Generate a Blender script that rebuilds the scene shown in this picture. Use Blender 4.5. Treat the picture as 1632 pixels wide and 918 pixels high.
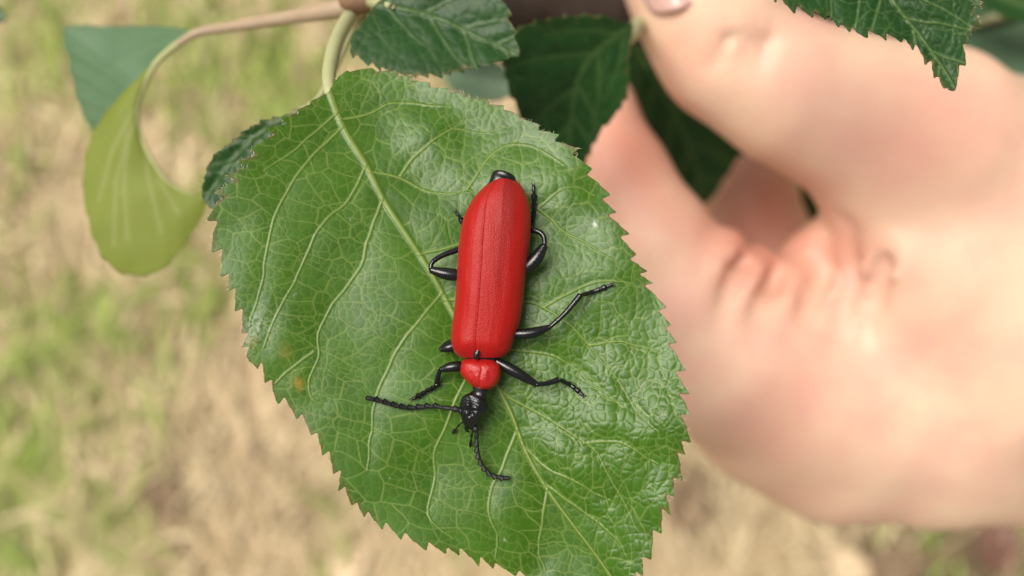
import bpy, math, numpy as np
from mathutils import Vector, kdtree
rng = np.random.default_rng(7)
S = bpy.context.scene
for o in list(bpy.data.objects): bpy.data.objects.remove(o)
MM = 0.001
# ------------------------------------------------------------------ camera, sky, sun, exposure
CAMZ = 0.90                                   # phone held 0.9 m above the grass, looking straight down
HALF = math.tan(math.radians(27.5))
K = HALF / 816.0
cam = bpy.data.cameras.new('camera'); camo = bpy.data.objects.new('camera', cam)
S.collection.objects.link(camo); S.camera = camo
camo.location = (0, 0, CAMZ); camo.rotation_euler = (0, 0, 0)
cam.sensor_width = 36.0; cam.lens = 18.0 / HALF
cam.clip_start = 0.005; cam.clip_end = 500
cam.dof.use_dof = True; cam.dof.focus_distance = 0.0612; cam.dof.aperture_fstop = cam.lens / 1.4   # 1.4 mm phone aperture
cam.dof.aperture_blades = 0

SUN_DIR = Vector((-0.34, 0.26, 0.85)).normalized()   # towards the light
el = math.asin(SUN_DIR.z); az = math.atan2(SUN_DIR.x, SUN_DIR.y)
W = bpy.data.worlds.new('World'); S.world = W; W.use_nodes = True
nt = W.node_tree; nt.nodes.clear()
sky = nt.nodes.new('ShaderNodeTexSky'); sky.sky_type = 'NISHITA'; sky.sun_disc = False
sky.sun_elevation = el; sky.sun_rotation = az; sky.dust_density = 4.0; sky.air_density = 1.0; sky.ozone_density = 1.0
hs = nt.nodes.new('ShaderNodeHueSaturation'); hs.inputs['Saturation'].default_value = 0.06
bg = nt.nodes.new('ShaderNodeBackground'); bg.inputs['Strength'].default_value = 0.05
wo = nt.nodes.new('ShaderNodeOutputWorld')
nt.links.new(sky.outputs[0], hs.inputs['Color']); nt.links.new(hs.outputs[0], bg.inputs[0]); nt.links.new(bg.outputs[0], wo.inputs[0])
sl = bpy.data.lights.new('sun', 'SUN'); slo = bpy.data.objects.new('sun', sl); S.collection.objects.link(slo)
sl.energy = 2.9; sl.angle = math.radians(34); sl.color = (1.0, 0.94, 0.84)
slo.rotation_euler = SUN_DIR.to_track_quat('Z', 'Y').to_euler()
S.view_settings.view_transform = 'Standard'; S.view_settings.look = 'None'
S.view_settings.exposure = 0.75; S.view_settings.gamma = 1.0
S.render.engine = 'CYCLES'
S.cycles.use_denoising = True
S.cycles.max_bounces = 8; S.cycles.diffuse_bounces = 4; S.cycles.transmission_bounces = 6
S.render.resolution_x = 1024; S.render.resolution_y = 576

# ------------------------------------------------------------------ helpers
def P(px, py, d):
    """photo pixel + distance along the camera axis (mm) -> world metres"""
    px = np.asarray(px, float); py = np.asarray(py, float); d = np.asarray(d, float) * np.ones_like(px)
    return np.stack([(px - 816) * K * d * MM, -(py - 459) * K * d * MM, CAMZ - d * MM], -1)

def cr(pts, n):
    """Catmull-Rom resample to n points, even in arc length"""
    p = np.asarray(pts, float); q = np.vstack([2 * p[0] - p[1], p, 2 * p[-1] - p[-2]])
    out = []
    for i in range(len(p) - 1):
        t = np.linspace(0, 1, 24, endpoint=False)[:, None]
        a, b, c, d = q[i], q[i + 1], q[i + 2], q[i + 3]
        out.append(0.5 * (2 * b + (c - a) * t + (2 * a - 5 * b + 4 * c - d) * t ** 2 + (3 * b - a - 3 * c + d) * t ** 3))
    out = np.vstack(out + [p[-1:]])
    return resample(out, n)

def resample(p, n):
    s = np.r_[0, np.cumsum(np.linalg.norm(np.diff(p, axis=0), axis=1))]
    u = np.linspace(0, s[-1], n)
    return np.stack([np.interp(u, s, p[:, k]) for k in range(p.shape[1])], -1)

def mesh_obj(name, V, F, mats, parent=None, attrs=None, fmat=None, smooth=True):
    """V (n,3); F a list of (m,k) integer arrays"""
    me = bpy.data.meshes.new(name)
    Fs = [np.asarray(f, np.int32) for f in (F if isinstance(F, list) else [F]) if len(f)]
    V = np.asarray(V, np.float32)
    me.vertices.add(len(V)); me.vertices.foreach_set('co', V.ravel())
    loops = np.concatenate([f.ravel() for f in Fs]); counts = np.concatenate([np.full(len(f), f.shape[1]) for f in Fs])
    me.loops.add(len(loops)); me.loops.foreach_set('vertex_index', loops)
    me.polygons.add(len(counts))
    me.polygons.foreach_set('loop_start', np.r_[0, np.cumsum(counts)[:-1]].astype(np.int32))
    if fmat is not None: me.polygons.foreach_set('material_index', np.asarray(fmat, np.int32))
    me.polygons.foreach_set('use_smooth', np.full(len(counts), bool(smooth)))
    for k, v in (attrs or {}).items():
        a = me.attributes.new(k, 'FLOAT', 'POINT'); a.data.foreach_set('value', np.asarray(v, np.float32))
    me.update(calc_edges=True)
    for m in (mats if isinstance(mats, (list, tuple)) else [mats]): me.materials.append(m)
    o = bpy.data.objects.new(name, me); S.collection.objects.link(o)
    if parent is not None: o.parent = parent; o.matrix_parent_inverse = parent.matrix_basis.inverted()
    return o

def tag(o, label=None, cat=None, group=None, kind=None):
    for k, v in (('label', label), ('category', cat), ('group', group), ('kind', kind)):
        if v: o[k] = v
    return o

def empty(name, loc):
    o = bpy.data.objects.new(name, None); S.collection.objects.link(o); o.location = loc; o.empty_display_size = 0.005
    return o

class MB:
    """collects tubes and blobs into one mesh"""
    def __init__(s): s.V = []; s.F4 = []; s.F3 = []; s.A = []; s.n = 0
    def add(s, V, F4=None, F3=None, a=None):
        V = np.asarray(V)
        s.V.append(V)
        if F4 is not None and len(F4): s.F4.append(np.asarray(F4) + s.n)
        if F3 is not None and len(F3): s.F3.append(np.asarray(F3) + s.n)
        s.A.append(np.zeros(len(V)) if a is None else np.broadcast_to(a, (len(V),)))
        s.n += len(V)
    def tube(s, pts, rad, n=12, m=None, flat=None, wob=0.0):
        """pts world metres, rad metres per control point"""
        pts = np.asarray(pts, float); rad = np.asarray(rad, float) * np.ones(len(pts))
        m = m or max(8, 5 * len(pts))
        pr = cr(np.c_[pts, rad], m); p, r = pr[:, :3], np.maximum(pr[:, 3], 1e-6)
        t = np.gradient(p, axis=0); t /= np.linalg.norm(t, axis=1)[:, None] + 1e-12
        up = np.array([0, 0, 1.0]); nrm = np.cross(t, up)
        bad = np.linalg.norm(nrm, axis=1) < 1e-3; nrm[bad] = np.cross(t[bad], [1, 0, 0.0])
        nrm /= np.linalg.norm(nrm, axis=1)[:, None]; b = np.cross(nrm, t)
        a = np.linspace(0, 2 * np.pi, n, endpoint=False)
        fl = 1.0 if flat is None else flat
        rr = r[:, None, None]
        if wob: rr = rr * (1 + wob * rng.standard_normal((m, n, 1)))
        ring = p[:, None, :] + rr * (np.cos(a)[None, :, None] * nrm[:, None, :] + fl * np.sin(a)[None, :, None] * b[:, None, :])
        # rounded ends
        e0 = p[0] - t[0] * r[0] * .6; e1 = p[-1] + t[-1] * r[-1] * .6
        V = np.vstack([ring.reshape(-1, 3), e0, e1])
        i = np.arange(m - 1)[:, None] * n; j = np.arange(n)[None, :]; j2 = (j + 1) % n
        F4 = np.stack([i + j, i + j2, i + n + j2, i + n + j], -1).reshape(-1, 4)[:, ::-1]
        k = np.arange(n); k2 = (k + 1) % n
        F3 = np.vstack([np.stack([np.full(n, m * n), k, k2], -1)[:, ::-1] * 1, np.stack([np.full(n, m * n + 1), (m - 1) * n + k2, (m - 1) * n + k], -1)[:, ::-1]])
        s.add(V, F4[:, ::-1], F3[:, ::-1])
    def blob(s, c, rx, ry, rz, n=16, m=10, axis=None):
        """ellipsoid; axis = direction (xy) of its long ry axis"""
        th = np.linspace(0, np.pi, m + 1)[1:-1]; ph = np.linspace(0, 2 * np.pi, n, endpoint=False)
        T, H = np.meshgrid(th, ph, indexing='ij')
        U = np.stack([np.sin(T) * np.cos(H) * rx, np.sin(T) * np.sin(H) * ry, np.cos(T) * rz], -1).reshape(-1, 3)
        U = np.vstack([U, [0, 0, rz], [0, 0, -rz]])
        if axis is not None:
            y = np.array([axis[0], axis[1], 0.0]); y /= np.linalg.norm(y); x = np.array([y[1], -y[0], 0])
            U = U[:, :1] * x + U[:, 1:2] * y + U[:, 2:] * np.array([0, 0, 1.0])
        m1 = m - 1
        i = np.arange(m1 - 1)[:, None] * n; j = np.arange(n)[None, :]; j2 = (j + 1) % n
        F4 = np.stack([i + j, i + n + j, i + n + j2, i + j2], -1).reshape(-1, 4)
        k = np.arange(n); k2 = (k + 1) % n
        F3 = np.vstack([np.stack([np.full(n, m1 * n), k, k2], -1), np.stack([np.full(n, m1 * n + 1), (m1 - 1) * n + k2, (m1 - 1) * n + k], -1)])
        s.add(U + np.asarray(c), F4, F3)
    def build(s, name, mats, parent=None, smooth=True, attr=None):
        F = []
        if s.F4: F.append(np.vstack(s.F4))
        if s.F3: F.append(np.vstack(s.F3))
        return mesh_obj(name, np.vstack(s.V), F, mats, parent, {attr: np.concatenate(s.A)} if attr else None, smooth=smooth)

# numpy value noise for shapes
def vnoise(x, y, seed=0):
    g = np.random.default_rng(seed).random((256, 256))
    xi = np.floor(x).astype(int); yi = np.floor(y).astype(int); fx = x - xi; fy = y - yi
    fx = fx * fx * (3 - 2 * fx); fy = fy * fy * (3 - 2 * fy)
    a = g[xi % 256, yi % 256]; b = g[(xi + 1) % 256, yi % 256]; c = g[xi % 256, (yi + 1) % 256]; d = g[(xi + 1) % 256, (yi + 1) % 256]
    return (a * (1 - fx) + b * fx) * (1 - fy) + (c * (1 - fx) + d * fx) * fy - 0.5

def voronoi_edge(p, cell, seed, jit=0.85):
    """distance (in px) to the nearest cell border, and a random value per cell"""
    g = np.random.default_rng(seed); T = 512
    jx = 0.5 + jit * (g.random((T, T)) - 0.5); jy = 0.5 + jit * (g.random((T, T)) - 0.5); rv = g.random((T, T))
    q = p / cell; ip = np.floor(q).astype(int)
    best = np.full(len(p), 1e9); bx = np.zeros(len(p)); by = np.zeros(len(p)); bi = np.zeros((len(p), 2), int)
    for dx in (-1, 0, 1):
        for dy in (-1, 0, 1):
            cx = ip[:, 0] + dx; cy = ip[:, 1] + dy
            rx = cx + jx[cx % T, cy % T] - q[:, 0]; ry = cy + jy[cx % T, cy % T] - q[:, 1]
            d = rx * rx + ry * ry; m = d < best
            best[m] = d[m]; bx[m] = rx[m]; by[m] = ry[m]; bi[m, 0] = cx[m]; bi[m, 1] = cy[m]
    ed = np.full(len(p), 1e9)
    for dx in (-2, -1, 0, 1, 2):
        for dy in (-2, -1, 0, 1, 2):
            cx = bi[:, 0] + dx; cy = bi[:, 1] + dy
            if dx == 0 and dy == 0: continue
            rx = cx + jx[cx % T, cy % T] - q[:, 0]; ry = cy + jy[cx % T, cy % T] - q[:, 1]
            ux = rx - bx; uy = ry - by; L = np.sqrt(ux * ux + uy * uy) + 1e-9
            ed = np.minimum(ed, (0.5 * (rx + bx) * ux + 0.5 * (ry + by) * uy) / L)
    return np.maximum(ed, 0) * cell, rv[bi[:, 0] % T, bi[:, 1] % T]

def seg_dist(p, line, chunk=40000):
    """distance from points to a polyline, and the arc fraction and side of the nearest point"""
    a = line[:-1]; b = line[1:]; ab = b - a; L2 = (ab ** 2).sum(1) + 1e-12
    cum = np.r_[0, np.cumsum(np.sqrt(L2))]
    D = np.empty(len(p)); T = np.empty(len(p)); SD = np.empty(len(p))
    for s in range(0, len(p), chunk):
        q = p[s:s + chunk, None, :]
        t = np.clip(((q - a) * ab).sum(-1) / L2, 0, 1)
        r = q - (a + t[..., None] * ab); d = (r ** 2).sum(-1); k = d.argmin(1); i = np.arange(len(k))
        D[s:s + chunk] = np.sqrt(d[i, k]); T[s:s + chunk] = (cum[k] + t[i, k] * (cum[k + 1] - cum[k])) / cum[-1]
        SD[s:s + chunk] = np.sign(ab[k, 0] * r[i, k, 1] - ab[k, 1] * r[i, k, 0])
    return D, T, SD

def inside_poly(xs, ys, poly):
    """scanline test on the grid xs x ys"""
    M = np.zeros((len(xs), len(ys)), bool); a = poly; b = np.roll(poly, -1, 0)
    for j, y in enumerate(ys):
        k = (a[:, 1] > y) != (b[:, 1] > y)
        if not k.any(): continue
        xc = np.sort(a[k, 0] + (y - a[k, 1]) * (b[k, 0] - a[k, 0]) / (b[k, 1] - a[k, 1]))
        M[:, j] = np.searchsorted(xc, xs) % 2 == 1
    return M

# ------------------------------------------------------------------ materials
def new_mat(name):
    m = bpy.data.materials.new(name); m.use_nodes = True; t = m.node_tree; t.nodes.clear()
    out = t.nodes.new('ShaderNodeOutputMaterial'); b = t.nodes.new('ShaderNodeBsdfPrincipled'); t.links.new(b.outputs[0], out.inputs[0])
    return m, t, b, out
def N(t, typ, **kw):
    n = t.nodes.new(typ)
    for k, v in kw.items():
        if k in n.inputs.keys(): n.inputs[k].default_value = v
        else: setattr(n, k, v)
    return n
def attr(t, name): return N(t, 'ShaderNodeAttribute', attribute_name=name).outputs['Fac']
def mix(t, fac, a, b, mode='MIX'):
    n = t.nodes.new('ShaderNodeMix'); n.data_type = 'RGBA'; n.blend_type = mode
    for k, v in ((0, fac), (6, a), (7, b)):
        if hasattr(v, 'node'): t.links.new(v, n.inputs[k])
        else: n.inputs[k].default_value = v if k == 0 else (*v, 1)[:4]
    return n.outputs[2]
def ramp(t, fac, stops):
    n = t.nodes.new('ShaderNodeValToRGB'); e = n.color_ramp.elements
    while len(e) < len(stops): e.new(0.5)
    for x, (p, c) in zip(e, stops): x.position = p; x.color = (*c, 1) if len(c) == 3 else c
    t.links.new(fac, n.inputs[0]); return n.outputs[0]
def noise(t, scale, detail=4, rough=0.6, vec=None, dist=0.0):
    n = N(t, 'ShaderNodeTexNoise'); n.inputs['Scale'].default_value = scale; n.inputs['Detail'].default_value = detail
    n.inputs['Roughness'].default_value = rough; n.inputs['Distortion'].default_value = dist
    if vec is None:
        g = t.nodes.new('ShaderNodeNewGeometry'); vec = g.outputs['Position']
    t.links.new(vec, n.inputs['Vector']); return n.outputs['Fac']
def bump(t, b, h, dist, strength=1.0):
    n = t.nodes.new('ShaderNodeBump'); n.inputs['Strength'].default_value = strength; n.inputs['Distance'].default_value = dist
    t.links.new(h, n.inputs['Height']); t.links.new(n.outputs[0], b.inputs['Normal'])
def g3(v): return (v, v, v)

def leaf_mat(name, dark, light, veinc, rimc, rough=0.4, trans=0.25, spec=0.5, tcol=None, fuzz=0.0):
    m, t, b, out = new_mat(name)
    c = mix(t, ramp(t, noise(t, 260, 5), [(0.3, g3(0)), (0.7, g3(1))]), dark, light)
    c = mix(t, ramp(t, noise(t, 5200, 3), [(0.35, g3(0.82)), (0.65, g3(1.0))]), c, c) if False else c
    c = mix(t, attr(t, 'cellv'), c, tuple(1.25 * x for x in light))
    c = mix(t, attr(t, 'vein'), c, veinc)
    c = mix(t, attr(t, 'rim'), c, rimc)
    c = mix(t, attr(t, 'spot'), c, (0.36, 0.21, 0.03))
    c = mix(t, attr(t, 'scar'), c, (0.42, 0.46, 0.36))
    t.links.new(c, b.inputs['Base Color'])
    b.inputs['Roughness'].default_value = rough; b.inputs['Specular IOR Level'].default_value = spec
    if fuzz:
        b.inputs['Sheen Weight'].default_value = fuzz; b.inputs['Sheen Roughness'].default_value = 0.4
    bump(t, b, noise(t, 9000, 3), 0.00002, 0.5)
    tr = N(t, 'ShaderNodeBsdfTranslucent'); t.links.new(mix(t, 1.0, c, tcol or (1.0, 1.0, 0.35), 'MULTIPLY'), tr.inputs[0])
    ms = N(t, 'ShaderNodeMixShader'); ms.inputs[0].default_value = trans
    t.links.new(b.outputs[0], ms.inputs[1]); t.links.new(tr.outputs[0], ms.inputs[2]); t.links.new(ms.outputs[0], out.inputs[0])
    return m
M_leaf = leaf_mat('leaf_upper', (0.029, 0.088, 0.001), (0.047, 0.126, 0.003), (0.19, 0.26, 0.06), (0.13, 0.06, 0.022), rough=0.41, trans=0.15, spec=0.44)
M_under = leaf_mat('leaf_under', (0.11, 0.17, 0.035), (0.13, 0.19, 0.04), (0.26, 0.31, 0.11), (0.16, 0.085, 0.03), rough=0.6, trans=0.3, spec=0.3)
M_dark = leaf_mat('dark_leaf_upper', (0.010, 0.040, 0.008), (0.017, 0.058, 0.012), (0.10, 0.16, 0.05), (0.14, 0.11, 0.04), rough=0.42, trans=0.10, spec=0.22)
M_teal = leaf_mat('dull_leaf_upper', (0.080, 0.155, 0.078), (0.105, 0.185, 0.095), (0.12, 0.21, 0.10), (0.12, 0.10, 0.04), rough=0.45, trans=0.18)
M_olive = leaf_mat('pale_leaf_under', (0.185, 0.225, 0.031), (0.215, 0.255, 0.038), (0.31, 0.34, 0.12), (0.16, 0.12, 0.04), rough=0.6, trans=0.28, spec=0.3)

def simple_mat(name, col, rough=0.5, spec=0.5, var=0.25, nscale=900, bumpd=0.00003, **kw):
    m, t, b, out = new_mat(name)
    t.links.new(mix(t, noise(t, nscale, 5), tuple(x * (1 - var) for x in col), tuple(x * (1 + var) for x in col)), b.inputs['Base Color'])
    b.inputs['Roughness'].default_value = rough; b.inputs['Specular IOR Level'].default_value = spec
    for k, v in kw.items(): b.inputs[k.replace('_', ' ')].default_value = v
    if bumpd: bump(t, b, noise(t, nscale * 4, 4), bumpd, 0.6)
    return m
M_stalk = simple_mat('green_stalk', (0.36, 0.37, 0.20), 0.55, 0.4, 0.15, 700)
M_pink = simple_mat('pinkish_stalk', (0.34, 0.25, 0.165), 0.55, 0.4, 0.25, 500)
M_bark = simple_mat('bark', (0.042, 0.029, 0.022), 0.8, 0.3, 0.5, 500, 0.0003)
M_node = simple_mat('woody_knot', (0.20, 0.115, 0.065), 0.75, 0.3, 0.4, 600, 0.0002)
M_vein = simple_mat('pale_vein', (0.25, 0.33, 0.115), 0.5, 0.4, 0.25, 2500, 0.00002)
M_hair = simple_mat('pale_hair', (0.42, 0.36, 0.22), 0.6, 0.3, 0.2, 900, 0)
M_black = simple_mat('black_chitin', (0.006, 0.006, 0.007), 0.2, 0.5, 0.3, 4000, 0.00002)
M_blackm = simple_mat('black_pitted_chitin', (0.005, 0.005, 0.006), 0.20, 0.55, 0.3, 3000, 0.00004)
M_blackd = simple_mat('black_downy_chitin', (0.010, 0.009, 0.009), 0.5, 0.4, 0.3, 4000, 0.00004)
M_tip = simple_mat('brown_claw', (0.05, 0.03, 0.02), 0.5, 0.4, 0.3, 4000, 0)

def elytra_mat():
    m, t, b, out = new_mat('red_velvet_wing_case')
    tc = N(t, 'ShaderNodeTexCoord'); mp = N(t, 'ShaderNodeMapping'); mp.inputs['Scale'].default_value = (1.0, 0.12, 1.0)
    mp.inputs['Rotation'].default_value = (0, 0, math.radians(-7))
    g = t.nodes.new('ShaderNodeNewGeometry'); t.links.new(g.outputs['Position'], mp.inputs[0])
    st = noise(t, 3500, 3, 0.6, mp.outputs[0])
    fine = noise(t, 14000, 2, 0.5)
    c = mix(t, ramp(t, st, [(0.2, g3(0)), (0.8, g3(1))]), (0.31, 0.005, 0.003), (0.36, 0.007, 0.004))
    c = mix(t, ramp(t, fine, [(0.30, g3(0.20)), (0.55, g3(0))]), c, (0.19, 0.004, 0.004))
    c = mix(t, attr(t, 'through'), c, (0.22, 0.008, 0.006))  # deeper red band right of the seam and over the tail
    t.links.new(c, b.inputs['Base Color']); b.inputs['Roughness'].default_value = 0.46; b.inputs['Specular IOR Level'].default_value = 0.28
    b.inputs['Sheen Weight'].default_value = 0.10; b.inputs['Sheen Roughness'].default_value = 0.35; b.inputs['Sheen Tint'].default_value = (1, 0.6, 0.55, 1)
    a = N(t, 'ShaderNodeMath', operation='ADD'); t.links.new(st, a.inputs[0]); t.links.new(fine, a.inputs[1])
    bump(t, b, a.outputs[0], 0.00004, 0.8)
    return m
M_red = elytra_mat()
M_pron = simple_mat('red_thorax_shield', (0.36, 0.009, 0.007), 0.36, 0.5, 0.3, 2600, 0.00006)

def skin_mat():
    m, t, b, out = new_mat('skin')
    c = mix(t, ramp(t, noise(t, 110, 5, 0.6), [(0.40, g3(0)), (0.66, g3(1))]), (0.75, 0.515, 0.375), (0.72, 0.42, 0.325))
    c = mix(t, attr(t, 'flush_shade'), c, (0.60, 0.25, 0.18))
    t.links.new(c, b.inputs['Base Color']); b.inputs['Roughness'].default_value = 0.5; b.inputs['Specular IOR Level'].default_value = 0.4
    b.subsurface_method = 'RANDOM_WALK'
    b.inputs['Subsurface Weight'].default_value = 0.6; b.inputs['Subsurface Radius'].default_value = (1.0, 0.36, 0.2); b.inputs['Subsurface Scale'].default_value = 0.0014
    vo = N(t, 'ShaderNodeTexVoronoi'); vo.inputs['Scale'].default_value = 1600; g = t.nodes.new('ShaderNodeNewGeometry'); t.links.new(g.outputs['Position'], vo.inputs['Vector'])
    bump(t, b, vo.outputs['Distance'], 0.00008, 0.5)
    return m
M_skin = skin_mat()
M_nail = simple_mat('nail', (0.56, 0.34, 0.30), 0.35, 0.5, 0.06, 300, 0)

# ------------------------------------------------------------------ ground and grass
PATCH = [(60, 560, 75, .9), (40, 760, 90, .8), (20, 830, 80, .7), (100, 560, 50, .7), (450, 110, 80, .9), (340, 90, 80, .7), (290, 460, 70, .55), (20, 330, 60, .3), (150, 480, 45, .8), (90, 40, 90, .55),
         (230, 590, 60, .35), (180, 860, 60, .7), (420, 210, 70, .7), (290, 30, 80, .5), (30, 160, 70, .5), (1450, 880, 60, .12), (20, 600, 60, .6), (110, 700, 60, .45), (560, 60, 90, .4), (330, 360, 60, .5)]
SOIL = [(100, 250, 60, .5), (70, 400, 50, .5), (260, 790, 70, .6), (300, 690, 60, .5), (350, 560, 60, .4), (1095, 760, 70, .9), (1100, 830, 50, .7), (1420, 880, 120, 1.2), (1560, 890, 140, 1.2), (480, 820, 60, .6), (560, 860, 60, .6), (420, 690, 60, .4),
        (240, 520, 50, .3), (700, 130, 80, .3), (130, 640, 50, .4)]
def patches(px, py, L):
    v = np.zeros_like(px)
    for x, y, r, a in L: v = np.maximum(v, a * np.exp(-((px - x) ** 2 / (r * r * 0.8) + (py - y) ** 2 / (r * r * 1.6))))
    return v
def ground_fields(x, y):
    px = x / (K * CAMZ) + 816; py = -y / (K * CAMZ) + 459
    wx = px + 70 * vnoise(px / 60, py / 80, 3); wy = py + 90 * vnoise(px / 60, py / 80, 4)
    far = np.clip((np.hypot(px - 816, py - 459) - 1000) / 400, 0, 1)
    gr = patches(wx, wy, PATCH) + far * np.clip(0.9 * vnoise(px / 160, py / 240, 5) + 0.25, 0, 1) + 0.25 * np.clip(vnoise(px / 90, py / 160, 9), 0, 1)
    so = patches(wx, wy, SOIL) + far * np.clip(0.9 * vnoise(px / 140, py / 200, 6) + 0.1, 0, 1) + 0.5 * np.clip(vnoise(px / 60, py / 90, 10), 0, 1)
    return np.clip(gr, 0, 1), np.clip(so, 0, 1)
def build_ground():
    u = np.linspace(-1, 1, 261); gx = np.sinh(u * 6.2) / np.sinh(6.2) * 120; X, Y = np.meshgrid(gx, gx, indexing='ij')
    x = X.ravel(); y = Y.ravel()
    z = 0.012 * vnoise(x * 9, y * 9, 11) + 0.006 * vnoise(x * 30, y * 30, 12)
    gr, so = ground_fields(x, y)
    n = len(gx); i = np.arange(n - 1)[:, None] * n; j = np.arange(n - 1)[None, :]
    F = np.stack([i + j, i + n + j, i + n + j + 1, i + j + 1], -1).reshape(-1, 4)
    m, t, b, out = new_mat('dry_ground')
    tc = t.nodes.new('ShaderNodeNewGeometry'); mp = N(t, 'ShaderNodeMapping'); mp.inputs['Scale'].default_value = (1, 0.45, 1); t.links.new(tc.outputs['Position'], mp.inputs[0])
    f = noise(t, 26, 6, 0.65, mp.outputs[0], 1.0); f2 = noise(t, 160, 4, 0.6, mp.outputs[0])
    c = mix(t, ramp(t, f, [(0.40, g3(0)), (0.58, g3(1))]), (0.34, 0.25, 0.145), (0.62, 0.49, 0.31))
    c = mix(t, ramp(t, f2, [(0.35, g3(0.55)), (0.6, g3(0))]), c, (0.22, 0.15, 0.085))
    c = mix(t, attr(t, 'soil'), c, (0.125, 0.090, 0.052))
    c = mix(t, attr(t, 'green'), c, (0.23, 0.31, 0.065))
    t.links.new(c, b.inputs['Base Color']); b.inputs['Roughness'].default_value = 0.9; b.inputs['Specular IOR Level'].default_value = 0.15
    bump(t, b, f2, 0.004, 0.5)
    o = mesh_obj('ground', np.stack([x, y, z], -1), F, m, None, {'green': gr, 'soil': so})
    tag(o, 'dry straw coloured ground with patches of moss green and bare soil', 'ground', kind='structure')

def blade_set(name, n, green, label, mats):
    x = rng.uniform(-0.85, 0.85, n); y = rng.uniform(-0.55, 0.55, n); gr, so = ground_fields(x, y)
    keep = rng.random(n) < (np.clip(gr * 1.3, 0, 1) if green else np.clip(0.75 - 0.55 * gr - 0.65 * so, 0.04, 1)); x, y = x[keep], y[keep]; n = len(x)
    a = np.where(rng.random(n) < 0.6, rng.normal(math.pi / 2, 0.45, n), rng.uniform(0, 2 * math.pi, n)) + np.where(rng.random(n) < .5, math.pi, 0)
    L = rng.uniform(0.02, 0.07, n); w = rng.uniform(0.0008, 0.0022, n) * (1.2 if green else 1.0); tilt = rng.uniform(0.05, 0.5, n) if not green else rng.uniform(0.2, 1.0, n)
    d = np.stack([np.cos(a), np.sin(a)], -1); s = np.stack([-d[:, 1], d[:, 0]], -1)
    V = []
    bend = rng.normal(0, 0.25, n)
    for q, wf in ((0, 1), (0.5, 0.9), (1, 0.1)):
        c = np.stack([x, y], -1) + d * (L * q * np.cos(tilt))[:, None] + s * (L * bend * q * q)[:, None]
        z = 0.004 + L * np.sin(tilt) * (q - 0.35 * q * q) + rng.uniform(0, 0.004, n)
        for sg in (-1, 1):
            V.append(np.c_[c + s * (sg * w * wf)[:, None], z + sg * 0.0004])
    V = np.stack(V, 1).reshape(-1, 3); k = np.arange(n)[:, None] * 6
    F = np.vstack([k + [0, 1, 3, 2], k + [2, 3, 5, 4]])
    o = mesh_obj(name, V, F, mats, None, {'hue': np.repeat(rng.random(n), 6)})
    tag(o, label, 'grass', kind='stuff')
def blade_mat(name, a, b_):
    m, t, b, out = new_mat(name); t.links.new(mix(t, attr(t, 'hue'), a, b_), b.inputs['Base Color']); b.inputs['Roughness'].default_value = 0.6; b.inputs['Specular IOR Level'].default_value = 0.3
    return m

# ------------------------------------------------------------------ leaves
ATT0 = ('vein', 'rim', 'spot', 'scar', 'cellv')
def serrate(poly, tip_i, amp, pitch, seed, hook=0.62, ampf=None):
    """saw teeth along a closed outline that starts at the leaf base; the points lean towards the tip (index tip_i)"""
    g = np.random.default_rng(seed); c = poly.mean(0); out = []
    for half, pts in ((0, poly[:tip_i + 1]), (1, poly[tip_i:][::-1])):
        L = np.r_[0, np.cumsum(np.linalg.norm(np.diff(pts, axis=0), axis=1))]
        m = int(L[-1] / 0.7); q = resample(pts, m); s = np.linspace(0, L[-1], m)
        tg = np.gradient(q, axis=0); tg /= np.linalg.norm(tg, axis=1)[:, None] + 1e-9
        nr = np.stack([tg[:, 1], -tg[:, 0]], -1)
        if ((nr * (q - c)).sum(1)).mean() < 0: nr = -nr
        edges = [0.0]
        while edges[-1] < L[-1]: edges.append(edges[-1] + pitch * g.uniform(0.6, 1.45))
        edges = np.array(edges); k = np.searchsorted(edges, s, side='right') - 1; k = np.clip(k, 0, len(edges) - 2)
        f = (s - edges[k]) / (edges[k + 1] - edges[k]); A = amp * g.uniform(0.55, 1.3, len(edges))[k]
        w = np.clip(np.minimum(s, L[-1] - s) / (2.5 * pitch), 0.12, 1)
        if ampf is not None: w = w * ampf(half, s / L[-1], q)
        h = np.where(f < 0.80, (f / 0.80) ** 0.9, 1 - (f - 0.80) / 0.20) * A * w
        sub = 0.12 * A * w * np.abs(((f * 2.6) % 1) - 0.2)                     # a smaller second tooth
        q = q + nr * (h + sub - 0.35 * A * w)[:, None] + tg * (hook * h)[:, None]
        out.append(q if half == 0 else q[::-1][1:-1])
    return np.vstack(out)

def auto_secs(mid, n, length, ang=48, start=0.08, end=0.9, curl=14, seed=1):
    g = np.random.default_rng(seed); q = cr(mid, 100); tg = np.gradient(q, axis=0); tg /= np.linalg.norm(tg, axis=1)[:, None]; res = []
    for i, f in enumerate(np.linspace(start, end, n)):
        for sg in (-1, 1):
            k = int(np.clip(f + g.uniform(-.02, .02) + 0.02 * sg, 0, .99) * 99); p = q[k].copy(); a = math.atan2(tg[k, 1], tg[k, 0]) + sg * math.radians(ang * g.uniform(.9, 1.1)); pts = [p.copy()]
            L = length * math.sin(math.pi * (0.2 + 0.68 * f)) ** 0.7
            for _ in range(8):
                p = p + np.array([math.cos(a), math.sin(a)]) * L / 8; a -= sg * math.radians(curl / 4); pts.append(p.copy())
            res.append(np.array(pts))
    return res

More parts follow.
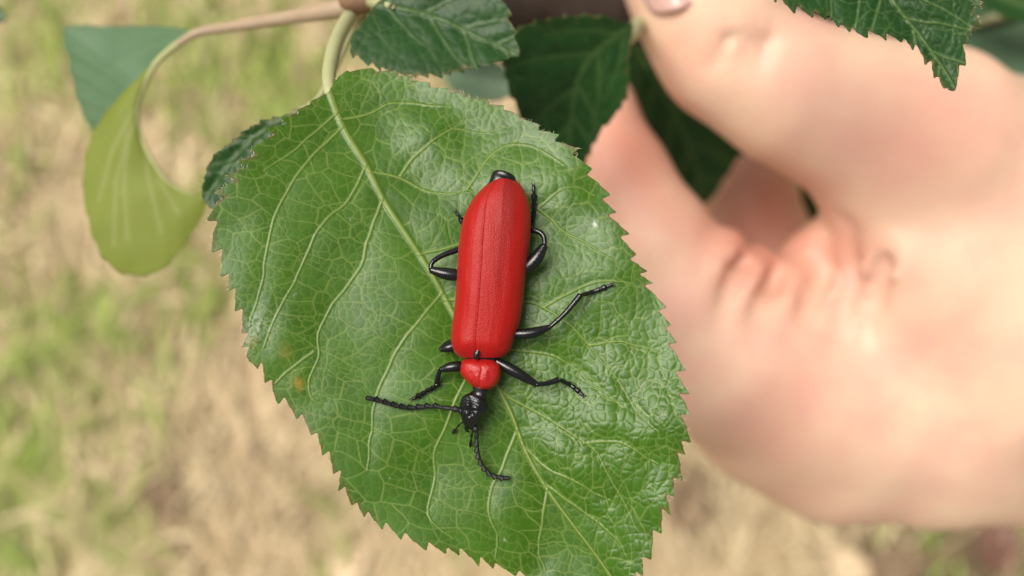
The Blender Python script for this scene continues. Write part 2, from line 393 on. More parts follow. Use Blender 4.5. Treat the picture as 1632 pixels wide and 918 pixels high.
def build_leaf(parent, label, outline, mid, secs, depth, sp, mats, tip_i, amp, pitch, seed, midw=(8, 3), secw=(3.6, 1.6), ter=44, quat=15, puff=None, thick=0.22,
               ampf=None, rimw=3.5, vein_gain=1.0, spots=(), scars=(), hair=0, ridge=0.25, midgeo=True):
    out = cr(np.vstack([outline, outline[:1]]), 400); 
    tip = np.asarray(outline[tip_i], float); ti = ((out[:-1] - tip) ** 2).sum(1).argmin()
    poly = serrate(out[:-1], ti, amp, pitch, seed, ampf=ampf)
    lo = poly.min(0) - 2 * sp; hi = poly.max(0) + 2 * sp
    xs = np.arange(lo[0], hi[0], sp) + 1e-3; ys = np.arange(lo[1], hi[1], sp) + 1e-3
    M = inside_poly(xs, ys, poly)
    cell = M[:-1, :-1] | M[1:, :-1] | M[1:, 1:] | M[:-1, 1:]
    use = np.zeros_like(M); use[:-1, :-1] |= cell; use[1:, :-1] |= cell; use[1:, 1:] |= cell; use[:-1, 1:] |= cell
    idx = np.full(M.shape, -1); idx[use] = np.arange(use.sum())
    X, Y = np.meshgrid(xs, ys, indexing='ij'); p = np.stack([X[use], Y[use]], -1); ins = M[use]
    dense = resample(np.vstack([poly, poly[:1]]), int(len(poly) * 1.2))
    kd = kdtree.KDTree(len(dense))
    for i, q in enumerate(dense): kd.insert((q[0], q[1], 0), i)
    kd.balance()
    for i in np.nonzero(~ins)[0]:
        co, k, dd = kd.find((p[i, 0], p[i, 1], 0)); p[i] = co[:2]
    # rim distance by a cheap erosion count on the grid
    er = M.copy(); depthc = M.astype(float)
    for _ in range(int(rimw * 3 / sp) + 1):
        e2 = er.copy(); e2[1:] &= er[:-1]; e2[:-1] &= er[1:]; e2[:, 1:] &= er[:, :-1]; e2[:, :-1] &= er[:, 1:]; er = e2; depthc += er
    rim = np.exp(-((depthc[use] * sp) / rimw) ** 1.5)
    rim *= np.clip(0.35 + 1.6 * vnoise(p[:, 0] / 9, p[:, 1] / 9, seed + 1) + 0.5 * vnoise(p[:, 0] / 60, p[:, 1] / 60, seed + 2), 0, 1)
    mq = cr(mid, 80)
    dm, tm, side = seg_dist(p, mq)
    wm = midw[0] + (midw[1] - midw[0]) * tm
    ss = lambda d, w: 1 / (1 + (np.maximum(d, 0) / (0.62 * w)) ** 4)
    vein = ss(dm, wm); dsec = np.full(len(p), 1e9); dsw = np.full(len(p), 1e9); sv = np.zeros(len(p))
    for s in secs:
        s = np.asarray(s, float); k0 = ((mq - s[0]) ** 2).sum(1).argmin()
        if np.linalg.norm(mq[k0] - s[0]) < 18: s = np.vstack([mq[max(k0 - 1, 0)], s[1:]])
        q = cr(s, 30)
        q = q + np.stack([vnoise(q[:, 0] / 22, q[:, 1] / 22, seed + 5), vnoise(q[:, 0] / 22, q[:, 1] / 22, seed + 6)], -1) * 5 * np.linspace(0, 1, len(q))[:, None] ** .5
        d, tt, _ = seg_dist(p, q); w = secw[0] + (secw[1] - secw[0]) * tt
        sv = np.maximum(sv, ss(d, w) * (0.95 - 0.25 * tt)); dsec = np.minimum(dsec, d)
    vein = np.maximum(vein, sv)
    tert = quad = 0; et = eq = None; cv = np.zeros(len(p))
    if ter:
        wx = p[:, 0] + 10 * vnoise(p[:, 0] / 26, p[:, 1] / 26, seed + 7); wy = p[:, 1] + 10 * vnoise(p[:, 0] / 26, p[:, 1] / 26, seed + 8)
        md = mq[-1] - mq[0]; am = math.atan2(md[1], md[0])
        a = am + side * math.radians(52); ca, sa = np.cos(a), np.sin(a)
        u = np.stack([(wx * ca + wy * sa) * 1.35, (-wx * sa + wy * ca) * 0.8 + 5000 * (side > 0)], -1) + 3000
        et, _ = voronoi_edge(u, ter, seed + 11)
        tert = ss(et, 1.5) * np.clip(0.75 + 0.6 * vnoise(p[:, 0] / 50, p[:, 1] / 50, seed + 14), 0.3, 1)
        u2 = np.stack([wx + 5 * vnoise(p[:, 0] / 9, p[:, 1] / 9, seed + 9), wy + 5 * vnoise(p[:, 0] / 9, p[:, 1] / 9, seed + 10)], -1) + 3000
        eq, cv = voronoi_edge(u2, quat, seed + 12)
        quad = ss(eq, 1.0) * np.clip(0.55 + 0.9 * vnoise(p[:, 0] / 40, p[:, 1] / 40, seed + 13), 0.12, 0.8)
        vein = np.maximum(vein, np.maximum(0.70 * tert, 0.54 * quad))
    vein = np.clip(vein * vein_gain, 0, 1) * (1 - 0.8 * rim)
    # relief: areoles puffed up between the sunken veins, main veins proud inside a shallow groove
    amp_p = np.ones(len(p)) if puff is None else puff(p)
    h = np.zeros(len(p))
    if ter:
        qf = np.clip(eq / (0.42 * quat), 0, 1); tf = np.clip(et / (0.42 * ter), 0, 1); sf = np.clip(dsec / 34, 0, 1)
        h += amp_p * (0.055 * (1 - (1 - qf) ** 2) + 0.050 * (1 - (1 - tf) ** 2))
        h += (0.06 + 0.14 * amp_p) * (1 - (1 - sf) ** 2)
    h += ridge * 0.5 * ss(dm, wm * 1.1) + 0.08 * np.minimum(sv, 1)
    d = depth(p[:, 0], p[:, 1], dm, side, tm) - h
    V = P(p[:, 0], p[:, 1], d)
    ci, cj = np.nonzero(cell)
    F = np.stack([idx[ci, cj], idx[ci, cj + 1], idx[ci + 1, cj + 1], idx[ci + 1, cj]], -1)     # y runs down the picture: this winding faces up
    E = np.concatenate([F[:, [0, 1]], F[:, [1, 2]], F[:, [2, 3]], F[:, [3, 0]]])
    key = np.sort(E, 1); key = key[:, 0].astype(np.int64) * (len(p) + 1) + key[:, 1]
    _, inv, cnt = np.unique(key, return_inverse=True, return_counts=True); B = E[cnt[inv] == 1]
    n = len(p); V2 = V.copy(); V2[:, 2] -= thick * MM * (1 - 0.6 * np.exp(-depthc[use] * sp / 8))
    wall = np.stack([B[:, 1], B[:, 0], B[:, 0] + n, B[:, 1] + n], -1)
    FF = np.vstack([F, F[:, ::-1] + n, wall]); fm = np.r_[np.zeros(len(F)), np.ones(len(F)), np.zeros(len(wall))]
    spot = np.zeros(n); scar = np.zeros(n)
    for x, y, r, a in spots: spot = np.maximum(spot, a * np.exp(-((p[:, 0] - x) ** 2 + (p[:, 1] - y) ** 2) / r ** 2 * (1 + 1.5 * vnoise(p[:, 0] / 5, p[:, 1] / 5, 77))))
    for x, y, r, a in scars: scar = np.maximum(scar, a * np.exp(-((p[:, 0] - x) ** 2 + (p[:, 1] - y) ** 2) / r ** 2) * (vnoise(p[:, 0] / 3, p[:, 1] / 3, 78) > 0.0))
    dup = lambda v: np.r_[v, v]
    o = mesh_obj('leaf', np.vstack([V, V2]), FF, mats, parent, {'vein': dup(vein), 'rim': dup(rim), 'spot': dup(spot), 'scar': dup(scar), 'cellv': dup(0.5 * (cv - 0.3).clip(0, 1) if ter else cv)}, fmat=fm)
    tag(o, label)
    if midgeo:                                    # the midrib stands out below the blade as a real rib
        k = np.linspace(2, 77, 26).astype(int); q = mq[k]; dd = depth(q[:, 0], q[:, 1], np.zeros(len(k)), np.ones(len(k)), np.linspace(0, 1, len(k)))
        mb = MB(); mb.tube(P(q[:, 0], q[:, 1], dd + 0.16), (midw[0] + (midw[1] - midw[0]) * np.linspace(0, 1, len(k))) * 0.5 * K * dd * MM, 10, 60)
        mb.build('midrib', M_vein, o)
    if hair:
        g = np.random.default_rng(seed + 40); mb = MB(); V = []; F = []
        dq = np.roll(dense, -1, 0) - np.roll(dense, 1, 0); nr = np.stack([dq[:, 1], -dq[:, 0]], -1); nr /= np.linalg.norm(nr, axis=1)[:, None] + 1e-9
        area = 0.5 * np.sum(dense[:, 0] * np.roll(dense[:, 1], -1) - np.roll(dense[:, 0], -1) * dense[:, 1])
        if area < 0: nr = -nr
        for i in g.choice(len(dense), hair, replace=False):
            b = dense[i]; a = g.normal(0, 0.7); L = g.uniform(3, 9); u = np.array([nr[i, 0] * math.cos(a) - nr[i, 1] * math.sin(a), nr[i, 0] * math.sin(a) + nr[i, 1] * math.cos(a)])
            e = b + u * L; w = np.array([-u[1], u[0]]) * 0.45
            pp = np.array([b - w, b + w, e]); dmm, _, sd = seg_dist(b[None], mq); dep = depth(pp[:1, 0], pp[:1, 1], dmm, sd, np.array([.5]))[0]
            vv = P(pp[:, 0], pp[:, 1], dep - np.array([0, 0, g.uniform(-.1, .25)])); V.append(vv)
        V = np.vstack(V); F = np.arange(len(V)).reshape(-1, 3)
        h_o = mesh_obj('edge_hairs', V, F, M_hair, o); h_o['kind'] = 'stuff'
    return o

branch = empty('apple_branch', tuple(P(850, 8, 104)))
tag(branch, 'apple tree branch with green serrated leaves, held between thumb and finger', 'branch')

# the big leaf in focus
MID = np.array([(525, 146), (548, 205), (583, 262), (612, 320), (650, 378), (688, 437), (722, 500), (752, 560), (790, 612), (815, 660), (838, 720), (872, 780), (910, 832), (950, 885), (980, 930), (990, 958)], float)
OUT = np.array([(524, 146), (540, 122), (566, 112), (600, 112), (640, 120), (690, 138), (740, 152), (790, 168), (832, 188), (878, 216), (912, 242), (946, 285), (972, 335), (1000, 395), (1030, 450), (1055, 500),
                (1072, 550), (1084, 610), (1091, 665), (1085, 722), (1070, 780), (1048, 838), (1028, 888), (1008, 930), (992, 966), (960, 955), (920, 942), (860, 924), (790, 900), (745, 882), (700, 872), (655, 858), (618, 838), (580, 815),
                (553, 785), (537, 748), (508, 700), (478, 660), (440, 625), (416, 582), (394, 565), (392, 525), (378, 478), (357, 420), (342, 370), (347, 325), (372, 287), (405, 246), (443, 203), (482, 173), (512, 153)], float)
SECS = [[(541, 185), (500, 212), (460, 245), (420, 270)], [(553, 212), (520, 228), (500, 245), (466, 290), (441, 341), (426, 401), (416, 451), (398, 520)],
        [(612, 325), (597, 352), (585, 385), (575, 425), (531, 485), (507, 534), (507, 566), (491, 610), (498, 635), (515, 642)], [(590, 275), (555, 320), (520, 350), (490, 400), (470, 450), (440, 500), (420, 555)],
        [(697, 480), (645, 539), (618, 588), (599, 631), (591, 691), (586, 751)], [(752, 590), (732, 626), (708, 686), (691, 724), (694, 762), (683, 821), (722, 860)], [(500, 560), (460, 590), (440, 610)],
        [(823, 700), (800, 747), (780, 790), (782, 829), (794, 856), (790, 888)], [(876, 798), (864, 830), (860, 880), (868, 910)],
        [(552, 200), (584, 183), (624, 165), (667, 165), (720, 172)], [(600, 284), (638, 284), (674, 302), (710, 309), (746, 304), (790, 320)], [(638, 280), (663, 248), (703, 214), (730, 206), (770, 212), (810, 200)],
        [(744, 302), (768, 266), (793, 237), (832, 230), (870, 245), (900, 262)], [(672, 412), (740, 385), (800, 350), (857, 332), (887, 307), (914, 299), (950, 310)], [(857, 332), (878, 350), (900, 372), (935, 387), (985, 420)],
        [(716, 490), (780, 478), (840, 481), (865, 490), (910, 520), (950, 564), (978, 598), (1000, 631), (1020, 661), (1050, 690)], [(865, 490), (900, 470), (950, 450), (1010, 450)], [(940, 550), (990, 545), (1050, 560)],
        [(794, 618), (814, 634), (864, 661), (907, 689), (950, 720), (966, 751), (1001, 813), (1020, 850)], [(868, 778), (899, 794), (946, 829), (985, 864), (1000, 890)], [(930, 706), (985, 705), (1050, 740)], [(838, 715), (870, 745), (920, 770), (975, 800)],
        [(760, 560), (830, 560), (890, 570), (940, 610), (985, 640)]]
def main_depth(x, y, dm, side, tm):
    mmp = 0.039; r = dm * mmp; right = side < 0
    d = 62.6 + np.where(right, -0.20 * r + 0.002 * r * r, -0.27 * r + 0.004 * r * r)
    # rim of the upper right half rolls down; base sits a little lower
    d = d + 0.8 * np.clip((440 - y) / 300, 0, 1) ** 1.5 + np.where(right, 1, 0) * np.tanh(dm / 130) * (2.6 * np.clip((760 - y) / 550, -.3, 1.1)) - np.where(right, 0, 1) * np.tanh(dm / 130) * 0.8 * np.clip((600 - y) / 400, -.5, 1)
    sm = np.tanh(dm / 70)
    d = d + sm * (0.75 * vnoise(x / 150 + 3.3, y / 150, 21) + 0.55 * vnoise(x / 75, y / 75 + 9.1, 22) * np.where(right, 1.0, 0.5))
    low = np.clip((y - 560) / 150, 0, 1) * np.clip((x - 780) / 60, 0, 1)
    return d + low * sm * (1.2 * vnoise(x / 95 + 7.7, y / 95, 23) + 0.3 * vnoise(x / 42, y / 42, 24))
def main_puff(p):
    x, y = p[:, 0], p[:, 1]; side = np.clip((x - np.interp(y, MID[:, 1], MID[:, 0])) / 60, -1, 1)
    return 0.12 + 0.14 * np.clip(side, 0, 1) + 0.34 * np.clip((y - 430) / 200, 0, 1) * np.clip(side + .4, 0, 1)
sgn = seg_dist(np.array([[900.0, 500.0]]), cr(MID, 80))[2][0]
if sgn > 0:
    _md = main_depth
    def main_depth(x, y, dm, side, tm): return _md(x, y, dm, -np.asarray(side), tm)
main_leaf = build_leaf(branch, 'broad green leaf in sharp focus with pale net veins, carrying the red beetle', OUT, MID, SECS, main_depth, 1.3, [M_leaf, M_under], 24, 15, 33, 3, (6.6, 2.2), (2.5, 1.1), 40, 13.5, main_puff,
           ampf=lambda half, f, q: np.where((half == 0) & (f < 0.3), 0.4, 1.0), spots=[(476, 612, 8, .6), (456, 563, 10, .22), (452, 566, 6, .25), (402, 545, 8, .2)], scars=[(948, 357, 5, .9), (700, 640, 3, .6), (560, 350, 3, .5), (900, 640, 3, .6), (840, 505, 4, .6), (620, 760, 3, .5), (1010, 560, 3, .5), (470, 470, 3, .5), (735, 190, 3, .5), (960, 800, 3, .6), (805, 860, 3, .5), (408, 520, 26, .35), (395, 545, 18, .3)], hair=420)
def leaf_d(x, y):
    x = np.atleast_1d(np.asarray(x, float)); y = np.atleast_1d(np.asarray(y, float)) * np.ones_like(x)
    dm, tm, sd = seg_dist(np.stack([x, y], -1), cr(MID, 80)); return main_depth(x, y, dm, sd, tm) - 0.25

def plane(d0, gx=0.0, gy=0.0, fold=0.0, curl=0.0, cx=0, cy=0, wav=0.3, seed=31):
    def f(x, y, dm, side, tm):
        mmp = K * d0
        return d0 + gx * (x - cx) * mmp + gy * (y - cy) * mmp - fold * dm * mmp + curl * (dm * mmp) ** 2 + wav * vnoise(x / 70, y / 70, seed) * np.clip(dm / 40, 0, 1)
    return f
# tip of a leaf hanging in at the top right, in focus
mid = [(1300, -330), (1345, -180), (1395, -60), (1424, 2), (1470, 62), (1505, 112), (1523, 142)]
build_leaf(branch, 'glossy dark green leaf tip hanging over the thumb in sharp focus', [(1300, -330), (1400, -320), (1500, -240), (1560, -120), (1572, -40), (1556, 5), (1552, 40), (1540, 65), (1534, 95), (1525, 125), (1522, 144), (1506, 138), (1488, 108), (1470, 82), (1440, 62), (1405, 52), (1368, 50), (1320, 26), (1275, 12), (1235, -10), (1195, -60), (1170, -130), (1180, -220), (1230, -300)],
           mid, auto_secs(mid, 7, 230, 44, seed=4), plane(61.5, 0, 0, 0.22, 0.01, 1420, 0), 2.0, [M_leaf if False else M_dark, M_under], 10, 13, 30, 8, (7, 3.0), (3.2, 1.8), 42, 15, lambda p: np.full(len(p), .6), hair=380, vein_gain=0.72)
# leaf at the top centre
mid = [(598, 6), (650, 16), (705, 32), (760, 58), (800, 76), (824, 88)]
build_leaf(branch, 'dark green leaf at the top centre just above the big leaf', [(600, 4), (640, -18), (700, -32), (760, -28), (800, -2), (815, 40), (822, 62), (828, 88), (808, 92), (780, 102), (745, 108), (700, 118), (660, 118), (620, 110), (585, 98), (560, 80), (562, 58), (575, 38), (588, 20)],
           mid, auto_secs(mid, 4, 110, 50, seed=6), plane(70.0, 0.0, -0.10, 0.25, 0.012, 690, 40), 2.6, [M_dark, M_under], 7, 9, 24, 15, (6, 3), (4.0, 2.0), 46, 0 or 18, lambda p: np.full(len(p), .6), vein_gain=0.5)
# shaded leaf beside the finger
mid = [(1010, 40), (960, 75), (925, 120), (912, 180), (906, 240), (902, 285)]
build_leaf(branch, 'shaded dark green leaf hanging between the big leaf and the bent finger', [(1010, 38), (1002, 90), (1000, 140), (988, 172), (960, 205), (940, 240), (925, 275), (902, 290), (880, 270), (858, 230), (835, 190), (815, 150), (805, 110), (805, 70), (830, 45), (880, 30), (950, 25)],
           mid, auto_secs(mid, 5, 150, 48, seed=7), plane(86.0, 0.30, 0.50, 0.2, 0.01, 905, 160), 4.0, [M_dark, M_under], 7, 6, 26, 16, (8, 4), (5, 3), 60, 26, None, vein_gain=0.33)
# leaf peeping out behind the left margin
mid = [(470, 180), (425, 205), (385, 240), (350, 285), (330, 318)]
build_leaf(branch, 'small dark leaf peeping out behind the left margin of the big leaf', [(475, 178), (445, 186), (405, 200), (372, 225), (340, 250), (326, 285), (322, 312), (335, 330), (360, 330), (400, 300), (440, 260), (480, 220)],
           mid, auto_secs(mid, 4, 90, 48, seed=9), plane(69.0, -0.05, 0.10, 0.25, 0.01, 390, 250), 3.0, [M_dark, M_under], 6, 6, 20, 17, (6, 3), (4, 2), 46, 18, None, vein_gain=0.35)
# far leaf behind the big leaf's top margin
mid = [(705, 118), (740, 125), (775, 132), (815, 140)]
build_leaf(branch, 'blurred grey green leaf glimpsed in the gap above the big leaf', [(702, 116), (720, 98), (760, 94), (800, 104), (822, 142), (800, 158), (760, 160), (725, 146)],
           mid, [], plane(105.0, 0, 0, 0.2, 0.0, 760, 130), 5.0, [M_teal, M_under], 4, 5, 26, 18, (8, 4), (5, 3), 0, 0, None)
# leaves in the shade inside the loop of thumb and finger
mid = [(1000, 56), (1040, 115), (1075, 180), (1105, 250), (1124, 318)]
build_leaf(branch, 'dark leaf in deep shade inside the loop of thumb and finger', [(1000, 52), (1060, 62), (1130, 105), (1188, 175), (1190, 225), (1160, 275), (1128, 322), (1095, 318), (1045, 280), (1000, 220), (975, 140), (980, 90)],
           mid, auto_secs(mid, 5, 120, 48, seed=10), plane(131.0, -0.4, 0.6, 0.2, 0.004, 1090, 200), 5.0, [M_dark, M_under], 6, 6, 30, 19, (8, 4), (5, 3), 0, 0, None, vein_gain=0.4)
mid = [(1240, 230), (1280, 285), (1320, 330), (1370, 380)]
build_leaf(branch, 'dark leaf showing through the small gap beside the thumb web', [(1235, 225), (1300, 235), (1380, 290), (1410, 370), (1375, 390), (1310, 380), (1250, 330), (1225, 270)],
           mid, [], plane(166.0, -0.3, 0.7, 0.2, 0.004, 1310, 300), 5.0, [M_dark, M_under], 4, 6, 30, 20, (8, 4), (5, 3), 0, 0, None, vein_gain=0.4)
# blurred leaves beyond the thumb, top right
mid = [(1480, 60), (1540, 48), (1620, 28), (1720, 0)]
build_leaf(branch, 'blurred mid green leaf beyond the thumb at the right edge', [(1470, 62), (1500, 20), (1570, -15), (1660, -30), (1730, -5), (1720, 70), (1660, 120), (1590, 125), (1520, 110)],
           mid, [], plane(122.0, 0.0, 0.06, 0.2, 0.004, 1600, 50), 5.0, [M_teal, M_under], 4, 6, 30, 24, (9, 5), (5, 3), 0, 0, None)
mid = [(1240, -20), (1310, 10), (1390, 40), (1500, 70)]
build_leaf(branch, 'dark blurred leaf behind the hanging leaf tip', [(1235, -25), (1310, -30), (1420, 0), (1510, 70), (1440, 95), (1350, 85), (1280, 50)],
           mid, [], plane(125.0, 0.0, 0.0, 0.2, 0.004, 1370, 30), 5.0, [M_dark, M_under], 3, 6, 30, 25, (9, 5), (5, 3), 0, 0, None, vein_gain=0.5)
mid = [(1520, -60), (1570, -20), (1640, 10), (1720, 20)]
build_leaf(branch, 'dark blurred leaf in the top right corner', [(1515, -65), (1580, -60), (1680, -30), (1725, 22), (1680, 40), (1610, 30), (1550, -5)],
           mid, [], plane(112.0, 0.0, 0.0, 0.2, 0.004, 1620, 0), 5.0, [M_dark, M_under], 3, 6, 30, 26, (9, 5), (5, 3), 0, 0, None, vein_gain=0.5)
mid = [(-60, 10), (-30, 18), (0, 24), (10, 27)]
build_leaf(branch, 'tip of a dark leaf at the left edge', [(-62, 8), (-30, -4), (0, 12), (11, 27), (-2, 36), (-35, 38)], mid, [], plane(95.0, 0, 0, .2, .004, -20, 20), 4.0, [M_dark, M_under], 3, 3, 20, 27, (6, 3), (4, 2), 0, 0, None)

M_fold = simple_mat('pale_midrib', (0.34, 0.34, 0.15), 0.55, 0.3, 0.15, 700)
def curled_leaf():
    n = 150; a = np.linspace(0, 1, n)
    fold = cr([(312, 50), (268, 82), (243, 110), (226, 148), (219, 185), (230, 230), (262, 283), (292, 304), (326, 314)], n)
    teal = cr([(312, 48), (250, 41), (178, 42), (104, 45), (112, 105), (126, 165), (150, 216), (190, 280), (250, 330), (318, 330)], n)
    oliv = cr([(306, 54), (240, 112), (190, 160), (150, 215), (134, 290), (150, 378), (175, 420), (207, 438), (255, 432), (296, 388), (322, 345), (327, 316)], n)
    sc = np.array([1.0, 0.6]) * 0
    for cv_, amp_ in ((teal, 3.5), (oliv, 3.5)):
        tg = np.gradient(cv_, axis=0); tg /= np.linalg.norm(tg, axis=1)[:, None]; ph = (a * 17 + 0.3 * vnoise(a * 9, a * 0, 5)) % 1
        cv_ += np.stack([-tg[:, 1], tg[:, 0]], -1) * (amp_ * (ph - .5) * np.sin(np.pi * a) ** .5)[:, None]
    m1, m2 = 26, 40; rows = []; ve = []; k1 = np.linspace(1, 0, m1)[:, None]; k2 = np.linspace(0, 1, m2)[:, None]
    V = np.zeros((n, m1 + m2, 3)); A = np.zeros((n, m1 + m2))
    for i in range(n):
        env = math.sin(math.pi * min(1, max(0, a[i]))) ** 0.6 + 1e-3
        q1 = fold[i] + (teal[i] - fold[i]) * k1; d1 = 86 + env * (1.6 * np.sqrt(k1[:, 0]) + 3.2 * k1[:, 0])
        q2 = fold[i] + (oliv[i] - fold[i]) * k2; d2 = 86 - env * (2.4 * np.sqrt(k2[:, 0]) - 2.6 * k2[:, 0]) 
        q = np.vstack([q1, q2]); d = np.r_[d1, d2] + 0.25 * vnoise(q[:, 0] / 40, q[:, 1] / 40, 51)
        V[i] = P(q[:, 0], q[:, 1], d)
        for ln in ([(226, 165), (204, 220), (199, 300), (205, 380)], [(228, 200), (238, 290), (258, 370)], [(222, 160), (180, 240), (160, 320)], [(232, 228), (262, 300), (285, 340)], [(218, 180), (186, 290), (183, 390)]):
            A[i, m1:] = np.maximum(A[i, m1:], 0.55 * np.exp(-(seg_dist(q[m1:], np.array(ln, float))[0] / 3.5) ** 2))
        A[i, :m1] = 0.3 * np.exp(-(seg_dist(q[:m1], np.array([(300, 60), (240, 75), (180, 110), (140, 150)], float))[0] / 4) ** 2)
    w = m1 + m2; i = np.arange(n - 1)[:, None] * w; j = np.arange(w - 1)[None, :]
    F = np.stack([i + j, i + w + j, i + w + j + 1, i + j + 1], -1).reshape(-1, 4)
    V = V.reshape(-1, 3); e1 = V.reshape(n, w, 3); nr = np.cross(np.gradient(e1, axis=0), np.gradient(e1, axis=1)); nr /= np.linalg.norm(nr, axis=-1)[..., None] + 1e-12
    nr = nr.reshape(-1, 3); V2 = V - nr * 0.00018; nv = len(V)
    # which of the two copies is the upper face of the leaf: on the teal side it looks at the sky
    up = nr.reshape(n, w, 3)[n // 3, 6, 2] > 0
    bd = np.r_[np.arange(w), np.arange(1, n) * w + w - 1, (n - 1) * w + np.arange(w - 2, -1, -1), np.arange(n - 2, 0, -1) * w]; b2 = np.roll(bd, -1)
    wall = np.stack([bd, b2, b2 + nv, bd + nv], -1)
    FF = np.vstack([F, F[:, ::-1] + nv, wall]); top, bot = (0, 1) if up else (1, 0)
    fm = np.r_[np.full(len(F), top), np.full(len(F), bot), np.full(len(wall), 1)]
    z = np.zeros(2 * nv); vv = np.r_[A.ravel(), A.ravel()]
    o = mesh_obj('leaf', np.vstack([V, V2]), FF, [M_teal, M_olive], branch, {'vein': vv, 'rim': z, 'spot': z, 'scar': z, 'cellv': z}, fmat=fm)
    tag(o, 'blurred leaf curled over so its yellow green underside shows below the teal upper face')
    k = np.linspace(0, n - 1, 24).astype(int); mb = MB(); mb.tube(P(fold[k, 0] - .5, fold[k, 1] + .5, np.full(24, 85.75)), np.linspace(.34, .12, 24) * MM, 10, 60); mb.build('midrib', M_fold, o)
curled_leaf()

# leaves and twigs added unseen above the frame to shade branch and hand
def shade_leaves():
    g = np.random.default_rng(5); n, m = 20, 9; U, Vv = np.meshgrid(np.linspace(0, 1, n), np.linspace(-1, 1, m), indexing='ij')
    L = 0.036; w = 0.36 * L * np.sin(np.pi * U ** 0.8) ** 0.75 * (1 + 0.05 * np.sin(U * 70)); x = U * L; y = Vv * w; z = 0.25 * np.abs(y) - 0.25 * U ** 2 * L
    T = np.stack([x, y, z], -1).reshape(-1, 3); k = len(T); Bt = T - [0, 0, .0002]
    i = np.arange(n - 1)[:, None] * m; j = np.arange(m - 1)[None, :]; F = np.stack([i + j, i + m + j, i + m + j + 1, i + j + 1], -1).reshape(-1, 4)
    bd = np.r_[np.arange(m), np.arange(1, n) * m + m - 1, (n - 1) * m + np.arange(m - 2, -1, -1), np.arange(n - 2, 0, -1) * m]; b2 = np.roll(bd, -1)
    z0 = np.zeros(2 * k); ve = np.exp(-(Vv.ravel() / .06) ** 2) * .7
    first = None
    shade_casters = [(960, -300, 108, 0.2), (1050, -340, 112, 2.2), (900, -330, 110, 3.4), (1120, -300, 116, 3.9), (1010, -400, 108, 5.5)]
    for q in range(46):
        o = mesh_obj('leaf', np.vstack([T, Bt]), np.vstack([F, F[:, ::-1] + k, np.stack([bd, b2, b2 + k, bd + k], -1)]), [M_dark], branch, {'vein': np.r_[ve, ve], 'rim': z0, 'spot': z0, 'scar': z0, 'cellv': z0}) if first is None else first.copy()
        if first is None: first = o
        else: S.collection.objects.link(o)
        px = g.uniform(750, 2000); dep = g.uniform(112, 165); py = -60 - g.uniform(380, 1100) * 61 / dep
        if q < len(shade_casters): px, py, dep, az_ = shade_casters[q]
        o.location = Vector(P(px, py, dep)) - branch.location; o.rotation_euler = (g.normal(0, .5), g.normal(0.1, .5), g.uniform(0, 6.28)); o.matrix_parent_inverse.identity()
    mb = MB(); mb.tube(P([1150, 1180, 1230, 1300], [-4, -200, -500, -900], [114, 116, 112, 118]), np.array([3.2, 2.6, 2.0, 1.4]) * MM, 12, 40); mb.tube(P([1520, 1560, 1640], [-70, -350, -800], [128, 122, 118]), np.array([3.0, 2.2, 1.4]) * MM, 12, 40)
    mb.build('added_twig', M_bark, branch)
shade_leaves()

# wood and stalks
mb = MB(); mb.tube(P([590, 640, 720, 850, 1000, 1160, 1330, 1520, 1700, 1900], [4, -2, 0, 6, 4, -4, -30, -70, -110, -160], [81, 88, 96, 105, 110, 114, 120, 128, 140, 150]), np.array([1.0, 1.6, 3.0, 4.6, 4.8, 4.7, 4.8, 5.0, 5.2, 5.5]) * MM, 18, 90, wob=0.03)
bough = mb.build('bough', M_bark, branch); tag(bough, 'dark brown bough running behind the leaves to the thumb')
mb = MB(); mb.blob(P(576, 2, 76.5), 1.8e-3, 1.0e-3, 1.3e-3); mb.blob(P(590, 16, 80), .9e-3, .8e-3, .9e-3); mb.blob(P(560, 2, 79.5), .9e-3, 1e-3, .9e-3); mb.blob(P(600, 2, 81), 1.1e-3, 1.2e-3, 1.1e-3)
mb.build('spur', M_node, branch)
mb = MB(); mb.tube(P([578, 550, 520, 470, 410, 360, 318, 290, 272], [8, 12, 18, 26, 36, 44, 51, 66, 79], [80, 79.5, 80, 81.5, 83, 84.5, 85.4, 85.6, 85.9]), np.array([.85, .8, .72, .62, .52, .46, .40, .30, .12]) * MM, 12, 60)
tag(mb.build('leaf_stalk', M_pink, branch), 'pinkish stalk of the curled leaf')
mb = MB(); mb.tube(P([575, 556, 540, 529, 524, 526, 533, 545], [10, 30, 58, 92, 124, 150, 170, 198], [80, 76.5, 72, 68, 65.2, 63.8, 63.9, 63.6]), np.array([.72, .62, .56, .52, .46, .34, .17, .06]) * MM, 12, 60)
tag(mb.build('leaf_stalk', M_stalk, branch), 'pale green stalk of the big leaf')
mb = MB(); mb.tube(P([585, 592, 602, 625], [8, 4, 6, 10], [79, 76, 71.5, 69.6]), np.array([.6, .5, .4, .2]) * MM, 10, 30); mb.build('leaf_stalk', M_stalk, branch)
mb = MB(); mb.tube(P([1040, 1016, 1000, 985], [20, 42, 60, 66], [108, 98, 88, 85]), np.array([.9, .8, .75, .4]) * MM, 10, 30); mb.build('leaf_stalk', M_stalk, branch)
mb = MB(); mb.tube(P([1330, 1310, 1300, 1303], [-40, -200, -300, -325], [118, 90, 66, 62]), np.array([1.2, .7, .5, .4]) * MM, 10, 30); mb.build('leaf_stalk', M_stalk, branch)
mb = MB(); mb.tube(P([470, 508, 535, 560, 588], [180, 158, 105, 50, 12], [69.4, 72, 76, 79.5, 81]), np.array([.25, .28, .3, .35, .4]) * MM, 10, 30); mb.build('leaf_stalk', M_stalk, branch)
